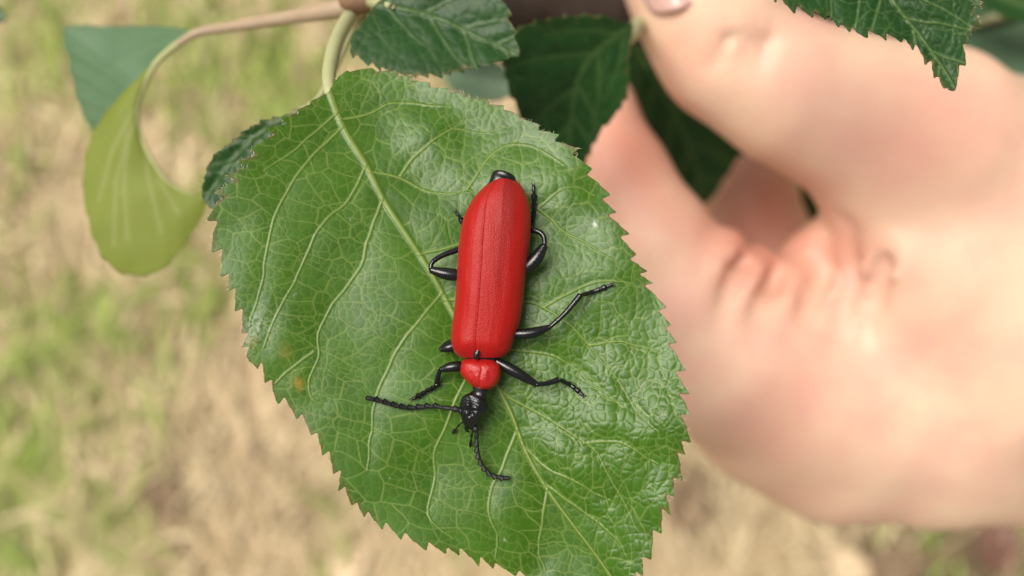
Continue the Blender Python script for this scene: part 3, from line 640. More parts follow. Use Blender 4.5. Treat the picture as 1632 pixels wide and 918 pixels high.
mb = MB(); mb.tube(P([1850, 1760, 1660, 1580, 1480], [-140, -60, 6, 30, 60], [146, 132, 122, 121, 122]), np.array([.9, .8, .7, .6, .4]) * MM, 10, 40); mb.build('leaf_stalk', M_stalk, branch)

# ------------------------------------------------------------------ the beetle
BD = 61.9                                        # plane on which the beetle stands
def B(x, y, h): return P(x, y, BD - np.asarray(h, float))
beetle = empty('beetle', tuple(B(780, 470, 0)))
tag(beetle, 'scarlet beetle with long red wing cases and black head, crawling on the broad leaf', 'beetle')
yl = np.array([285, 291, 307, 332, 359, 386, 413, 468, 500, 524, 546, 561, 571])
def side_curve(pts):
    p = cr(pts, 120); o = np.argsort(p[:, 1]); return lambda y: np.interp(y, p[o, 1], p[o, 0])
Lx = side_curve([(798, 283), (783, 288.5), (761, 308), (745, 332), (735.6, 359), (731.5, 386), (729, 413), (726, 468), (723, 500), (719.5, 524), (719, 546), (723, 560), (735, 570.5)])
Rx = side_curve([(800, 283), (817, 285.5), (827, 291), (836, 304), (843, 322), (846, 348), (844.5, 386), (838.5, 435), (835, 468), (831, 500), (827, 519), (819, 541), (812, 560), (800, 570.5)])
Sx = side_curve([(799, 283), (790, 290), (776, 315), (770, 367), (766, 430), (761, 500), (757.5, 530), (758, 552), (759, 570.5)])
def elyt_h(w, f):
    """height in mm above the leaf; w 0..1 across both wing cases, f 0..1 tail to shoulders"""
    top = 2.15 + 0.55 * np.sin(np.pi * np.clip(f, 0, 1) ** 0.8 * 0.9) - 0.35 * (1 - np.clip(f / 0.15, 0, 1)) ** 2 - 0.55 * np.clip((f - 0.90) / 0.10, 0, 1) ** 2
    edge = 1.0
    c = 0.42; u = np.where(w < c, (c - w) / c, (w - c) / (1 - c)); u = np.clip(u, 0, 1)
    return edge + (top - edge) * np.sqrt(np.maximum(1 - u ** 2.6, 0))
def wing_case(right):
    nr, nc = 110, 44; V = np.zeros((nr, nc, 3)); DK = np.zeros((nr, nc))
    ys = 284.0 + (570.0 - 284.0) * (0.5 - 0.5 * np.cos(np.linspace(0.02, 0.98, nr) * np.pi))
    for i, y in enumerate(ys):
        f = (y - 284) / 286; l, s, r = Lx(y), Sx(y), Rx(y); s = min(max(s, l + 0.5), r - 0.5)
        a, b = (s + 0.06, r) if right else (s - 0.06, l)
        k = np.sin(np.linspace(0, 1, nc) * np.pi / 2)          # denser towards the outer edge
        x = a + (b - a) * k; w = (x - l) / max(r - l, 1e-3)
        # shoulders and tail corners are rounded in plan: outline comes from Lx, Rx
        h = elyt_h(w, f)
        h = h - 0.035 * np.exp(-((x - s) / 2.0) ** 2) + 0.012 * np.exp(-((k - .36) / .05) ** 2) + 0.010 * np.exp(-((k - .62) / .06) ** 2)
        h = h + 0.05 * vnoise(x / 16, np.full(nc, y) / 34, 61)
        # soft dent behind each shoulder
        cx = 741 if not right else 797
        h = h + 0.07 * np.exp(-(((x - cx) / 15) ** 2 + ((y - 548) / 15) ** 2))
        yy = np.full(nc, y)
        # rounded shoulder line: the suture end is hollowed round the scutellum
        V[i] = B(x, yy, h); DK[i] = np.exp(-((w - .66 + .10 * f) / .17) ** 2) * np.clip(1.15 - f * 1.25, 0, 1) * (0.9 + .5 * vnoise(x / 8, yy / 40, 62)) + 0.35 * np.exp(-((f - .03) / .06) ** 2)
    V = V.reshape(-1, 3); i = np.arange(nr - 1)[:, None] * nc; j = np.arange(nc - 1)[None, :]
    F = np.stack([i + j, i + nc + j, i + nc + j + 1, i + j + 1], -1).reshape(-1, 4)
    if not right: F = F[:, ::-1]
    n = len(V); c = B(779, 430, 0.9); V2 = V.copy(); V2[:, 2] -= 0.00012; V2[:, 0] += (c[0] - V2[:, 0]) * 0.02
    bd = np.r_[np.arange(nc), np.arange(1, nr) * nc + nc - 1, (nr - 1) * nc + np.arange(nc - 2, -1, -1), np.arange(nr - 2, 0, -1) * nc]; b2 = np.roll(bd, -1)
    wall = np.stack([bd, b2, b2 + n, bd + n], -1)
    if right: wall = wall[:, ::-1]
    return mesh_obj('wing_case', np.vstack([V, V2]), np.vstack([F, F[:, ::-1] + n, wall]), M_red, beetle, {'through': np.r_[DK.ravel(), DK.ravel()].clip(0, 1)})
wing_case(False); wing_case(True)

# black body under the wing cases: abdomen, thorax and neck as one continuous shape
def loft(rows, n=40, name='body', mat=None, relief=None, parent=None):
    """rows: (cx, cy, half width px, height centre mm, half height mm); rings square to the body axis"""
    R = cr(np.array(rows, float), 60); cx, cy, hw, hc, hh = R.T
    tx, ty = np.gradient(cx), np.gradient(cy); L = np.hypot(tx, ty); tx, ty = tx / L, ty / L
    a = np.linspace(0, 2 * np.pi, n, endpoint=False); V = []
    for i in range(len(R)):
        ca, sa = np.cos(a), np.sin(a); ca = np.sign(ca) * np.abs(ca) ** .85; sa = np.sign(sa) * np.abs(sa) ** .85
        x = cx[i] + ty[i] * hw[i] * ca; y = cy[i] - tx[i] * hw[i] * ca; h = hc[i] + hh[i] * sa
        if relief is not None: h = h + relief(x, y) * np.clip(sa, 0, 1)
        V.append(B(x, y, h))
    V = np.vstack(V + [B(cx[:1], cy[:1], hc[:1]), B(cx[-1:], cy[-1:], hc[-1:])]); m = len(R)
    i = np.arange(m - 1)[:, None] * n; j = np.arange(n)[None, :]; j2 = (j + 1) % n
    F4 = np.stack([i + j, i + j2, i + n + j2, i + n + j], -1).reshape(-1, 4); k = np.arange(n); k2 = (k + 1) % n
    F3 = np.vstack([np.stack([np.full(n, m * n), k2, k], -1), np.stack([np.full(n, m * n + 1), (m - 1) * n + k, (m - 1) * n + k2], -1)])
    # make the rings face outward
    c = V[:m * n].reshape(m, n, 3); f = F4[(m // 2) * n + n // 4]; nn = np.cross(V[f[1]] - V[f[0]], V[f[2]] - V[f[1]])
    if np.dot(nn, V[f[0]] - c[m // 2].mean(0)) < 0: F4 = F4[:, ::-1]; F3 = F3[:, ::-1]
    return mesh_obj(name, V, [F4, F3], mat, parent)
loft([(807, 273, 4, 1.35, .25), (806, 276, 16, 1.4, .42), (803, 284, 21, 1.25, .42), (799, 296, 21, 1.2, .5), (793, 330, 40, 1.2, .7), (786, 400, 50, 1.3, .85), (779, 470, 50, 1.3, .9), (773, 530, 46, 1.3, .9), (769, 556, 36, 1.1, .7), (768, 572, 24, 1.05, .5), (767, 590, 22, 1.0, .4), (765, 612, 13, 1.05, .38), (765, 626, 11.5, 1.35, .42), (763, 634, 11.5, 1.35, .42), (760, 640, 8, 1.3, .3)], 40, 'body', M_black, parent=beetle)
mb = MB(); mb.blob(B(760.5, 563, 2.02), .20e-3, .42e-3, .16e-3, axis=(.35, 1)); mb.build('scutellum', M_blackm, beetle)

def pronotum():
    out = cr([(757, 569), (773, 570.5), (788, 574), (797, 582), (799, 592), (796, 606), (787, 617.5), (772, 622.5), (757, 618.5), (744, 608), (735, 597), (732.5, 585), (736.5, 575), (746, 570)], 72)
    c = np.array([766.5, 595.5]); m = 26; V = []; ks = np.sin(np.linspace(0.0, 1, m) * np.pi / 2)[1:]
    ax = np.array([-0.12, 0.99])
    def h(q, k):
        u = q - c; s = u @ np.array([0.99, 0.12]) ; t = u @ ax
        z = 1.12 + 0.98 * np.sqrt(np.maximum(1 - k ** 2.8, 0))
        z = z - 0.035 * np.exp(-(s / 2.0) ** 2) * np.clip(1 - k ** 3, 0, 1) - 0.04 * np.exp(-(((np.abs(s) - 16) / 7) ** 2 + ((t - 3) / 11) ** 2)) + 0.03 * np.exp(-(((np.abs(s) - 8) / 5) ** 2 + ((t + 2) / 12) ** 2))
        return z + 0.05 * vnoise(q[:, 0] / 5, q[:, 1] / 5, 71) - 0.08 * np.exp(-((t + 20) / 4) ** 2)
    for k in ks:
        q = c + (out[:-1] - c) * k; V.append(B(q[:, 0], q[:, 1], h(q, np.full(len(q), k))))
    q = c + (out[:-1] - c) * 0.9; V.append(B(q[:, 0], q[:, 1], np.full(len(q), 0.85)))
    n = len(out) - 1; V = np.vstack(V + [B(c[:1], c[1:], h(c[None], np.zeros(1)))]); m = len(ks) + 1
    i = np.arange(m - 1)[:, None] * n; j = np.arange(n)[None, :]; j2 = (j + 1) % n
    F4 = np.stack([i + j, i + n + j, i + n + j2, i + j2], -1).reshape(-1, 4); k = np.arange(n); F3 = np.stack([np.full(n, m * n), k, (k + 1) % n], -1)
    nn = np.cross(V[F3[0][1]] - V[F3[0][0]], V[F3[0][2]] - V[F3[0][0]])
    if nn[2] < 0: F4 = F4[:, ::-1]; F3 = F3[:, ::-1]
    mesh_obj('pronotum', V, [F4, F3], M_pron, beetle)
pronotum()

def head_relief(x, y):
    g = lambda cx, cy, r, a: a * np.exp(-((x - cx) ** 2 + (y - cy) ** 2) / r ** 2)
    return g(746, 646, 6, .16) + g(763, 646, 6, .16) - g(754.5, 645, 3.5, .16) - g(752, 657, 5, .12) + g(743, 660, 4, .14) + g(759, 661, 4, .14) + g(749, 668, 4, .13) + 0.12 * vnoise(x / 3, y / 3, 81)
head = loft([(764, 626, 9, 1.32, .32), (762, 630, 13, 1.34, .42), (760, 635, 18, 1.4, .52), (757, 642, 22.5, 1.42, .58), (754, 650, 22.5, 1.42, .58), (752, 658, 20, 1.38, .55), (751, 666, 16.5, 1.3, .5), (750.5, 674, 13, 1.2, .42), (750, 680, 9.5, 1.1, .34), (749.5, 684.5, 5, 1.0, .2)], 40, 'head', M_blackm, head_relief, beetle)
for x, y in ((734.5, 655), (775, 648)):
    mb = MB(); mb.blob(B(x, y, 1.5), .16e-3, .24e-3, .22e-3, axis=(-.1, 1)); mb.build('eye', M_black, head)
for pts in ([(741, 672), (734, 675), (727, 683), (720.5, 691)], [(754, 682), (752.5, 690), (751, 698), (749.5, 713)]):
    mb = MB(); q = cr(pts, 13); h = np.linspace(1.0, .35, 13); hh = leaf_d(q[:, 0], q[:, 1])
    mb.tube(P(q[:, 0], q[:, 1], BD - h), np.array([.05, .075, .06, .045, .07, .085, .06, .045, .075, .10, .11, .09, .04]) * MM, 8, 40); mb.build('palp', M_black, head)
for sx in (-1, 1):
    mb = MB(); q = np.array([(750 + 7 * sx, 680), (750 + 6 * sx, 686), (750 + 1.5 * sx, 689)]); mb.tube(B(q[:, 0], q[:, 1], [1.05, 1.0, .95]), np.array([.13, .10, .03]) * MM, 8, 12); mb.build('mandible', M_black, head)

def antenna(pts, hs, flip):
    q = cr(np.c_[np.array(pts, float), hs], 12); q[:, 2] = np.maximum(q[:, 2], BD - leaf_d(q[:, 0], q[:, 1]) + .22); mb = MB()
    for i in range(11):
        a, b = q[i], q[i + 1]; L = np.hypot(*(b - a)[:2]); u = (b - a)[:2] / L; s = np.array([-u[1], u[0]]) * flip
        if i < 2: rr = [.075, .115, .07] if i == 0 else [.06, .08, .06]
        else: rr = [.045, .075, .115 if i < 10 else .08]
        e = b if i < 2 else np.r_[b[:2] + s * (2.1 if i < 10 else 0) , b[2]]
        mid = (a + b) / 2; mid = np.r_[mid[:2] + s * (0.6 if i >= 2 else 0), mid[2]]
        pp = np.array([a - 0.0, mid, e]); mb.tube(B(pp[:, 0], pp[:, 1], pp[:, 2]), np.array(rr) * 1.8 * MM, 9, 12)
        mb.tube(B(np.array([a[0], b[0]]), np.array([a[1], b[1]]), np.array([a[2], b[2]])), np.array([.05, .06]) * MM, 7, 6)
    mb.build('antenna', M_blackd, beetle)
antenna([(733, 653), (718, 651), (688, 648), (651, 651), (630, 647), (606, 640), (584, 634)], [1.5, 1.45, 1.2, 1.0, .85, .7, .6], 1)
antenna([(757, 679), (759, 688), (760.5, 705), (763, 727), (771, 744), (786, 757.5), (811, 762)], [1.3, 1.25, 1.1, .95, .8, .65, .45], 1)

def leg(femur, tibia, tarsus, fr, tr, down=True):
    """femur/tibia/tarsus: px paths with heights; one continuous limb, jointed, ending in claws"""
    mb = MB(); f = np.array(femur, float); t = np.array(tibia, float); s = np.array(tarsus, float)
    def up(a, l): a = a.copy(); a[:, 2] = np.maximum(a[:, 2], BD - leaf_d(a[:, 0], a[:, 1]) + l); return a
    ff = up(cr(f, 9), .12); prof = np.array([.62, .78, .93, 1.0, 1.0, .95, .84, .68, .52]); mb.tube(B(ff[:, 0], ff[:, 1], ff[:, 2]), prof * fr * 1.3 * MM, 14, 36)
    tt = up(cr(t, 7), .12); mb.tube(B(tt[:, 0], tt[:, 1], tt[:, 2]), np.array([.75, .85, .9, .95, 1.0, 1.08, 1.1]) * tr * 1.4 * MM, 10, 28)
    ns = 5; q = up(cr(s, ns + 1), .10)
    for i in range(ns):
        a, b = q[i], q[i + 1]; r = 1.6 * tr * (.80 if i < 3 else (.95 if i == 3 else .62))
        pp = np.array([a, (a + b) / 2, b]); mb.tube(B(pp[:, 0], pp[:, 1], pp[:, 2]), np.array([.55, .85, 1.0 if i < 4 else .8]) * r * MM, 9, 10)
    mb.tube(B(q[:, 0], q[:, 1], q[:, 2]), np.full(ns + 1, .42 * tr * MM), 6, 14)
    g = np.random.default_rng(int(f[0, 0] * 10)); V = []                    # short stiff hairs on shin and foot
    for path, cnt, rr0 in ((tt, 40, tr), (q, 60, tr)):
        for _ in range(cnt):
            u_ = g.random() * (len(path) - 1.001); k_ = int(u_); c_ = path[k_] + (path[k_ + 1] - path[k_]) * (u_ - k_); dv = path[k_ + 1] - path[k_]; dv = dv[:2] / (np.linalg.norm(dv[:2]) + 1e-9); pv = np.array([-dv[1], dv[0]]) * g.choice([-1, 1])
            e_ = c_[:2] + pv * (rr0 / .039 + g.uniform(.8, 2.0)) + dv * g.uniform(.5, 2.5); w_ = dv * .28
            V.append(B(np.array([c_[0] - w_[0], c_[0] + w_[0], e_[0]]), np.array([c_[1] - w_[1], c_[1] + w_[1], e_[1]]), np.array([c_[2], c_[2], c_[2] + g.uniform(-.02, .06)])))
    mb.add(np.vstack(V), None, np.arange(3 * len(V)).reshape(-1, 3))
    o = mb.build('leg', M_black, beetle)
    u = (q[-1] - q[-2])[:2]; u /= np.linalg.norm(u); w = np.array([-u[1], u[0]])
    for sg in (-1, 1):
        c = MB(); e = q[-1]; pp = np.array([np.r_[e[:2], e[2]], np.r_[e[:2] + u * 3 + w * sg * 2.2, e[2] + .05], np.r_[e[:2] + u * 5.5 + w * sg * 2.0, e[2] - .10]])
        c.tube(B(pp[:, 0], pp[:, 1], pp[:, 2]), np.array([.04, .03, .012]) * MM, 6, 10); c.build('claw', M_tip, o)
def gh(x, y, lift=0.08): return float(BD - leaf_d(x, y)[0]) + lift
def TS(pts): return [(x, y, gh(x, y)) for x, y in pts]
# front pair
leg([(742, 583, 1.15), (722, 584.5, 1.25), (702, 589, 1.2)], [(702, 589, 1.2), (698, 600, .9), (696, 615, .45)], [(696, 615, .42)] + TS([(682, 622), (670, 629), (657.5, 636)]), .25, .125)
leg([(790, 575, 1.15), (822, 593, 1.25), (856, 613, 1.15)], [(856, 613, 1.15), (874, 610.5, .9), (891, 605, .7)], [(891, 605, .68)] + TS([(907, 612), (919, 621), (929, 630)]), .26, .125)
# middle pair
leg([(735, 548, .95), (718, 553, 1.05), (702, 557, 1.0)], [(702, 557, 1.0), (712, 548, .7), (730, 540, .5)], TS([(730, 540), (740, 536), (750, 530), (758, 524)]), .25, .12)
leg([(812, 532, 1.0), (846, 531, 1.1), (876, 521.5, 1.0)], [(876, 521.5, 1.0), (900, 500, .95), (925, 470.5, .80)], [(925, 470.5, .78)] + TS([(942, 466), (958, 460), (975, 453.5)]), .26, .125)
# hind pair
leg([(745, 440, .95), (712, 436.5, 1.1), (686, 430, 1.1)], [(686, 430, 1.1), (690, 417, 1.0), (708, 406, .8), (735, 396, .5)], TS([(735, 396), (740, 375), (737, 354), (727, 338)]), .30, .125)
leg([(828, 437, .95), (852, 415, 1.1), (868, 391, 1.15)], [(868, 391, 1.15), (867, 378, 1.0), (860, 370, .9), (845, 365, .6)], TS([(845, 365), (850, 345), (851, 318), (850, 296)]), .34, .13)

# ------------------------------------------------------------------ the hand: one continuous skin grown from a distance field
def surface_nets(F, org, hs):
    nx, ny, nz = F.shape; ins = F < 0
    c = np.zeros((nx - 1, ny - 1, nz - 1), int); acc = np.zeros((nx - 1, ny - 1, nz - 1, 3)); 
    sl_ = lambda a, b: slice(a, (None if b == 0 else b))
    offs = [(0, 0), (0, 1), (1, 0), (1, 1)]
    quads_src = []
    for ax in range(3):
        A = [slice(None)] * 3; Bq = [slice(None)] * 3; A[ax] = slice(0, -1); Bq[ax] = slice(1, None)
        f0 = F[tuple(A)]; f1 = F[tuple(Bq)]; cross = (f0 < 0) != (f1 < 0); t = np.where(cross, f0 / (f0 - f1 + 1e-20), 0)
        o1, o2 = [k for k in range(3) if k != ax]
        for da, db in offs:
            s = [slice(None)] * 3; s[o1] = slice(da, F.shape[o1] - 1 + da); s[o2] = slice(db, F.shape[o2] - 1 + db)
            cr_ = cross[tuple(s)]; c += cr_; v = t[tuple(s)]
            acc[..., ax] += np.where(cr_, v, 0); acc[..., o1] += np.where(cr_, da, 0); acc[..., o2] += np.where(cr_, db, 0)
        quads_src.append((ax, o1, o2, cross, f0 < 0))
    act = c > 0; idx = np.full(c.shape, -1); idx[act] = np.arange(act.sum())
    ijk = np.stack(np.nonzero(act), -1); V = (ijk + acc[act] / c[act][:, None]) * hs + org
    Q = []
    for ax, o1, o2, cross, neg in quads_src:
        I = np.stack(np.nonzero(cross), -1); ok = (I[:, o1] > 0) & (I[:, o2] > 0) & (I[:, o1] < F.shape[o1] - 1) & (I[:, o2] < F.shape[o2] - 1); I = I[ok]; ng = neg[cross][ok]
        def at(d1, d2):
            J = I.copy(); J[:, o1] -= d1; J[:, o2] -= d2; return idx[J[:, 0], J[:, 1], J[:, 2]]
        q = np.stack([at(1, 1), at(0, 1), at(0, 0), at(1, 0)], -1)
        fl = ng if ax != 1 else ~ng
        q = np.where(fl[:, None], q, q[:, ::-1]); Q.append(q)
    return V, np.vstack(Q)

def Pm(px, py, d): return P(px, py, d) / MM - np.array([0, 0, CAMZ / MM])      # millimetres from the camera
def build_hand():
    hs = 0.75; lo = np.array([8.0, -62.0, -168.0]); hi = np.array([200.0, 52.0, -84.0])
    n = np.ceil((hi - lo) / hs).astype(int); ax = [lo[k] + np.arange(n[k]) * hs for k in range(3)]
    X, Y, Z = [a.astype(np.float32) for a in np.meshgrid(*ax, indexing='ij')]
    def cone(a, ra, b, rb):
        a, b = np.asarray(a), np.asarray(b); ab = b - a; L2 = ab @ ab
        t = np.clip(((X - a[0]) * ab[0] + (Y - a[1]) * ab[1] + (Z - a[2]) * ab[2]) / L2, 0, 1)
        return np.sqrt((X - a[0] - t * ab[0]) ** 2 + (Y - a[1] - t * ab[1]) ** 2 + (Z - a[2] - t * ab[2]) ** 2) - (ra + (rb - ra) * t)
    def smin(a, b, k):
        h = np.clip(0.5 + 0.5 * (b - a) / k, 0, 1); return b * (1 - h) + a * h - k * h * (1 - h)
    def chain(pts, k=1.5):
        F = None
        for p, q in zip(pts[:-1], pts[1:]):
            d = cone(Pm(*p[:3]), p[3], Pm(*q[:3]), q[3]); F = d if F is None else smin(F, d, k)
        return F
    thumb = chain([(1060, -104, 101, 5.2), (1092, -46, 100.5, 6.0), (1128, 28, 101, 6.2), (1160, 88, 102, 6.3), (1258, 146, 103, 7.1), (1356, 186, 104.5, 8.0), (1460, 238, 107, 11.0), (1580, 340, 114, 15), (1850, 480, 122, 20)], 3.0)
    index = chain([(895, 90, 116, 5.2), (935, 180, 114, 5.4), (985, 285, 112, 5.7), (1042, 390, 111, 6.6), (1095, 480, 112, 7.6), (1160, 560, 114, 10.5)], 2.0)
    palm = chain([(1150, 555, 114, 8.6), (1235, 585, 117, 12.4), (1330, 605, 120, 14.6), (1500, 610, 122, 15.4), (1720, 610, 126, 17), (1950, 600, 130, 21), (2600, 560, 140, 24)], 4.0)
    low = chain([(1218, 668, 119, 7.4), (1325, 734, 119.5, 6.8), (1480, 740, 121, 6.9), (1720, 736, 124, 7.6), (1950, 740, 134, 12)], 3.0)
    fill = chain([(1500, 440, 113, 11.0), (1580, 480, 115, 16), (1800, 520, 122, 20)], 4.0)
    web = chain([(1370, 400, 116, 5.0), (1430, 380, 113, 7.0), (1560, 400, 113, 12)], 2.0)
    F = smin(palm, low, 3.5); F = smin(F, fill, 6.0); bridge = chain([(1440, 300, 107.5, 8.5), (1500, 400, 109.5, 12.0), (1640, 490, 112, 16)], 2.0); F = smin(F, bridge, 4.0); F = smin(F, index, 2.5); F = smin(F, web, 2.5); F = smin(F, thumb, 1.8)
    # skin folds squeezed between the loop and the knuckle
    def surf(px, py):
        t = np.arange(88.0, 165.0, 0.25); q = Pm(np.full(len(t), px), np.full(len(t), py), t); ii = np.round((q - lo) / hs).astype(int); ii = np.clip(ii, 0, n - 1)
        f = F[ii[:, 0], ii[:, 1], ii[:, 2]]; k = np.nonzero(f < 0)[0]; return t[k[0]] if len(k) else 112.0
    def on_skin(path, r, s0, s1):
        q = cr(np.array(path, float), 7); return [(x, y, surf(x, y) + r * f, r) for (x, y), f in zip(q, np.linspace(s0, s1, 7))]
    fl_ = [(on_skin([(1153, 400), (1140, 440), (1126, 510)], 2.8, .55, 1.25)), on_skin([(1203, 425), (1186, 470), (1165, 545)], 2.7, .55, 1.25), on_skin([(1316, 388), (1276, 425), (1242, 485), (1222, 560)], 3.1, .35, 1.2),
           on_skin([(1345, 440), (1322, 485), (1306, 545)], 2.3, .6, 1.2), on_skin([(1388, 428), (1368, 485), (1355, 550)], 2.3, .6, 1.2), on_skin([(1434, 398), (1416, 460), (1405, 550)], 3.0, .5, 1.2)]
    gr_ = [on_skin(p_, 1.2, -.25, -1.0) for p_ in ([(1180, 418), (1160, 470), (1148, 525)], [(1234, 440), (1214, 485), (1196, 545)], [(1322, 425), (1296, 470), (1270, 540)], [(1366, 430), (1345, 490), (1332, 545)], [(1410, 418), (1392, 480), (1380, 545)])]
    for f in fl_: F = smin(F, chain(f, 0.6), 0.8)
    for f in gr_: F = -smin(-F, chain(f, 0.4), 0.7)
    # curled middle, ring and little finger behind the loop
    mid = chain([(1390, 560, 144, 8.5), (1262, 450, 152, 7.8), (1196, 350, 154, 7.4), (1200, 255, 152, 7.0)], 2.0)
    ring = chain([(1460, 600, 148, 8.5), (1340, 520, 153, 7.4), (1275, 470, 155, 7.0), (1255, 520, 158, 6.4), (1310, 580, 159, 6.0)], 2.0)
    pink = chain([(1530, 640, 148, 8.0), (1430, 570, 152, 6.6), (1370, 500, 152, 6.2), (1340, 550, 157, 6.0), (1400, 610, 159, 5.4)], 2.0)
    bulk = chain([(1420, 620, 136, 14), (1560, 620, 140, 17), (1900, 590, 140, 21)], 4.0)
    G = smin(smin(mid, ring, 1.0), pink, 1.0); G = smin(G, bulk, 3.0); F = smin(F, G, 2.0)
    # creases across the thumb knuckle, the crease at the web
    def groove(a, b, r, k): 
        nonlocal F; d = cone(Pm(*a), r, Pm(*b), r); F = -smin(-F, d, k)
    groove((1196, 60, 95.3), (1170, 140, 95.2), .4, 1.3); groove((1225, 60, 96.0), (1204, 120, 95.2), .4, 1.2); groove((1165, 50, 95.5), (1138, 112, 95.7), .4, 1.2)
    groove((1345, 360, 104.5), (1352, 420, 105.5), .9, 1.5)
    V, Q = surface_nets(F, lo, hs)
    # keep the skin smooth: a few Laplacian steps
    E = np.vstack([Q[:, [0, 1]], Q[:, [1, 2]], Q[:, [2, 3]], Q[:, [3, 0]]]); deg = np.bincount(E.ravel(), minlength=len(V))[:, None] + 1e-9
    for lam in (0.6, -0.3, 0.6, -0.3, 0.6):
        s = np.stack([np.bincount(E[:, 0], V[E[:, 1], k], len(V)) + np.bincount(E[:, 1], V[E[:, 0], k], len(V)) for k in range(3)], -1) / deg
        V = V + lam * (s - V)
    W_ = V * MM + np.array([0, 0, CAMZ])
    # blood flush at the knuckles, finger pads and thumb base, plus loop shade put into the skin colour
    d = -V[:, 2]; px = V[:, 0] / (K * d) + 816; py = -V[:, 1] / (K * d) + 459
    fl = np.zeros(len(V))
    for x, y, r, a in ((990, 250, 95, .85), (1060, 330, 80, .4), (1500, 210, 120, .45), (1345, 395, 55, .6), (1120, 60, 80, .3), (1230, 700, 120, .35), (1290, 610, 70, .25), (1215, 350, 105, 1.0), (1050, 180, 60, .5), (1200, 400, 60, .3)):
        fl = np.maximum(fl, a * np.exp(-((px - x) ** 2 + (py - y) ** 2) / r ** 2))
    return mesh_obj('hand', W_, Q, M_skin, None, {'flush_shade': fl})
hand = build_hand()
tag(hand, 'pale bare hand reaching in from the right, thumb and bent finger pinching the branch', 'hand')
def nail():
    n, m = 22, 18; U, Vv = np.meshgrid(np.linspace(-1, 1, n), np.linspace(-1, 1, m), indexing='ij')
    U2 = U * np.sqrt(1 - 0.35 * Vv ** 2); V2 = Vv * np.sqrt(1 - 0.3 * U ** 2)
    a = np.array([1090.0, 12.0]); b = np.array([1050.0, -96.0]); c = (a + b) / 2; ax_ = (b - a) / 2; s = np.array([-ax_[1], ax_[0]]) / np.linalg.norm(ax_) * 58
    q = c + U2[..., None] * s + V2[..., None] * ax_
    d = 93.9 + 2.9 * U2 ** 2 + 0.5 * V2 + 0.4 * (1 - V2)
    T = P(q[..., 0].ravel(), q[..., 1].ravel(), d.ravel()); Bt = T.copy(); Bt[:, 2] -= 0.0008
    i = np.arange(n - 1)[:, None] * m; j = np.arange(m - 1)[None, :]; F = np.stack([i + j, i + m + j, i + m + j + 1, i + j + 1], -1).reshape(-1, 4)
    bd = np.r_[np.arange(m), np.arange(1, n) * m + m - 1, (n - 1) * m + np.arange(m - 2, -1, -1), np.arange(n - 2, 0, -1) * m]; b2 = np.roll(bd, -1); k = len(T)
    mesh_obj('thumbnail', np.vstack([T, Bt]), np.vstack([F, F[:, ::-1] + k, np.stack([bd, b2, b2 + k, bd + k], -1)]), M_nail, hand)
nail()

build_ground()
blade_set('dry_grass', 16000, False, 'blurred dry straw stalks scattered over the ground', blade_mat('straw', (0.40, 0.295, 0.16), (0.66, 0.53, 0.33)))
blade_set('green_grass', 14000, True, 'blurred green grass blades growing in patches through the straw', blade_mat('grass_blade', (0.17, 0.26, 0.040), (0.30, 0.36, 0.085)))

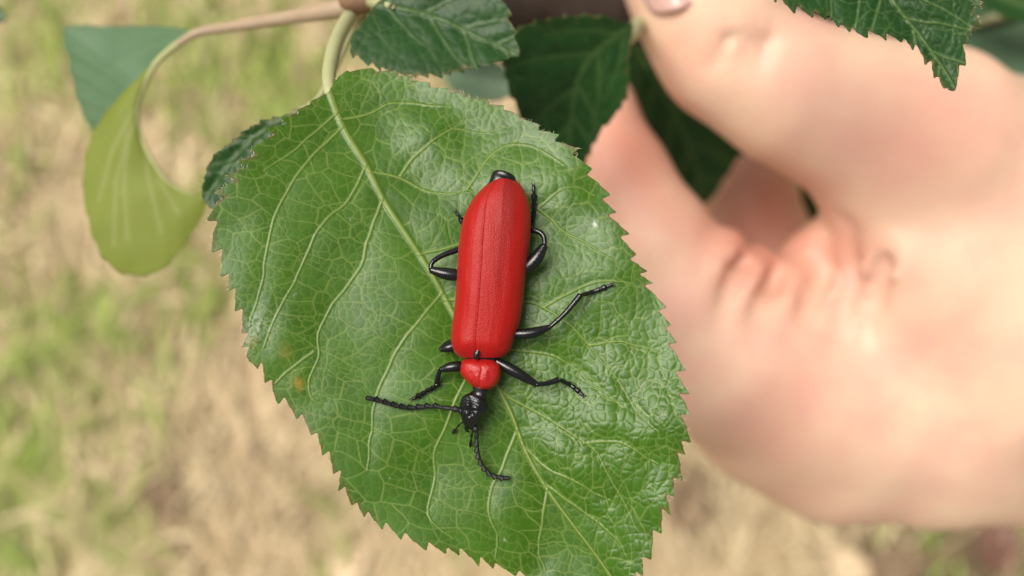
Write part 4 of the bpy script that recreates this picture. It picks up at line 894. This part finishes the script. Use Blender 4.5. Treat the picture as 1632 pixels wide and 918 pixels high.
# ------------------------------------------------------------------ fallen leaves lying on the grass
def fallen(px, py, L, ang, mat, label, seed):
    g = np.random.default_rng(seed); n, m = 24, 15; U, Vv = np.meshgrid(np.linspace(0, 1, n), np.linspace(-1, 1, m), indexing='ij')
    w = 0.34 * np.sin(np.pi * U ** 0.85) ** 0.8 * (1 + 0.06 * np.sin(U * 60)); x = (U - .5) * L; y = Vv * w * L + 0.08 * L * np.sin(U * 3)
    z = 0.010 + 0.25 * np.abs(y) * (0.6 + g.random()) + 0.10 * L * (U - .5) ** 2 + 0.08 * L * vnoise(U * 4, Vv * 2, seed)
    ca, sa = math.cos(ang), math.sin(ang); c = P(px, py, CAMZ / MM - 8)
    T = np.stack([x * ca - y * sa, x * sa + y * ca, z], -1).reshape(-1, 3); Bt = T - [0, 0, .0005]; k = len(T)
    i = np.arange(n - 1)[:, None] * m; j = np.arange(m - 1)[None, :]; F = np.stack([i + j, i + m + j, i + m + j + 1, i + j + 1], -1).reshape(-1, 4)
    bd = np.r_[np.arange(m), np.arange(1, n) * m + m - 1, (n - 1) * m + np.arange(m - 2, -1, -1), np.arange(n - 2, 0, -1) * m]; b2 = np.roll(bd, -1)
    e = empty('fallen_leaf', (c[0], c[1], 0.0)); tag(e, label, 'leaf')
    o = mesh_obj('blade', np.vstack([T, Bt]) , np.vstack([F, F[:, ::-1] + k, np.stack([bd, b2, b2 + k, bd + k], -1)]), mat, None); o.parent = e
    mb = MB(); q = np.stack([(np.linspace(-.5, .72, 9)) * L, 0.08 * L * np.sin((np.linspace(0, 1.22, 9)) * 3), 0.010 + 0.1 * L * np.linspace(-.5, .72, 9) ** 2 + .001], -1)
    q = np.stack([q[:, 0] * ca - q[:, 1] * sa, q[:, 0] * sa + q[:, 1] * ca, q[:, 2]], -1); mb.tube(q, np.linspace(.0006, .0013, 9), 8, 30)
    r_ = mb.build('midrib', mat, None); r_.parent = e
F_red = simple_mat('red_dead_leaf', (0.16, 0.080, 0.055), 0.6, 0.4, 0.4, 60, 0.0005); F_brown = simple_mat('brown_dead_leaf', (0.20, 0.135, 0.080), 0.7, 0.3, 0.4, 60, 0.0005); F_pale = simple_mat('bleached_dead_leaf', (0.66, 0.50, 0.33), 0.7, 0.3, 0.25, 60, 0.0005)
fallen(1592, 862, .060, 1.9, F_red, 'blurred red fallen leaf on the ground under the lower right edge of the hand', 1)
fallen(1430, 905, .062, .4, F_brown, 'blurred dark brown fallen leaf right of the pale one under the hand', 2)
fallen(1350, 896, .045, 2.6, F_pale, 'blurred pale fallen leaf on dark soil under the hand', 3)
fallen(1100, 800, .055, 1.2, F_brown, 'blurred brown fallen leaf close to the right margin of the big leaf', 4)
fallen(268, 790, .050, 1.5, F_brown, 'blurred brown fallen leaf on straw at the lower left', 5)
fallen(560, 900, .045, .8, F_pale, 'blurred pale fallen leaf below the lower margin of the big leaf', 6)
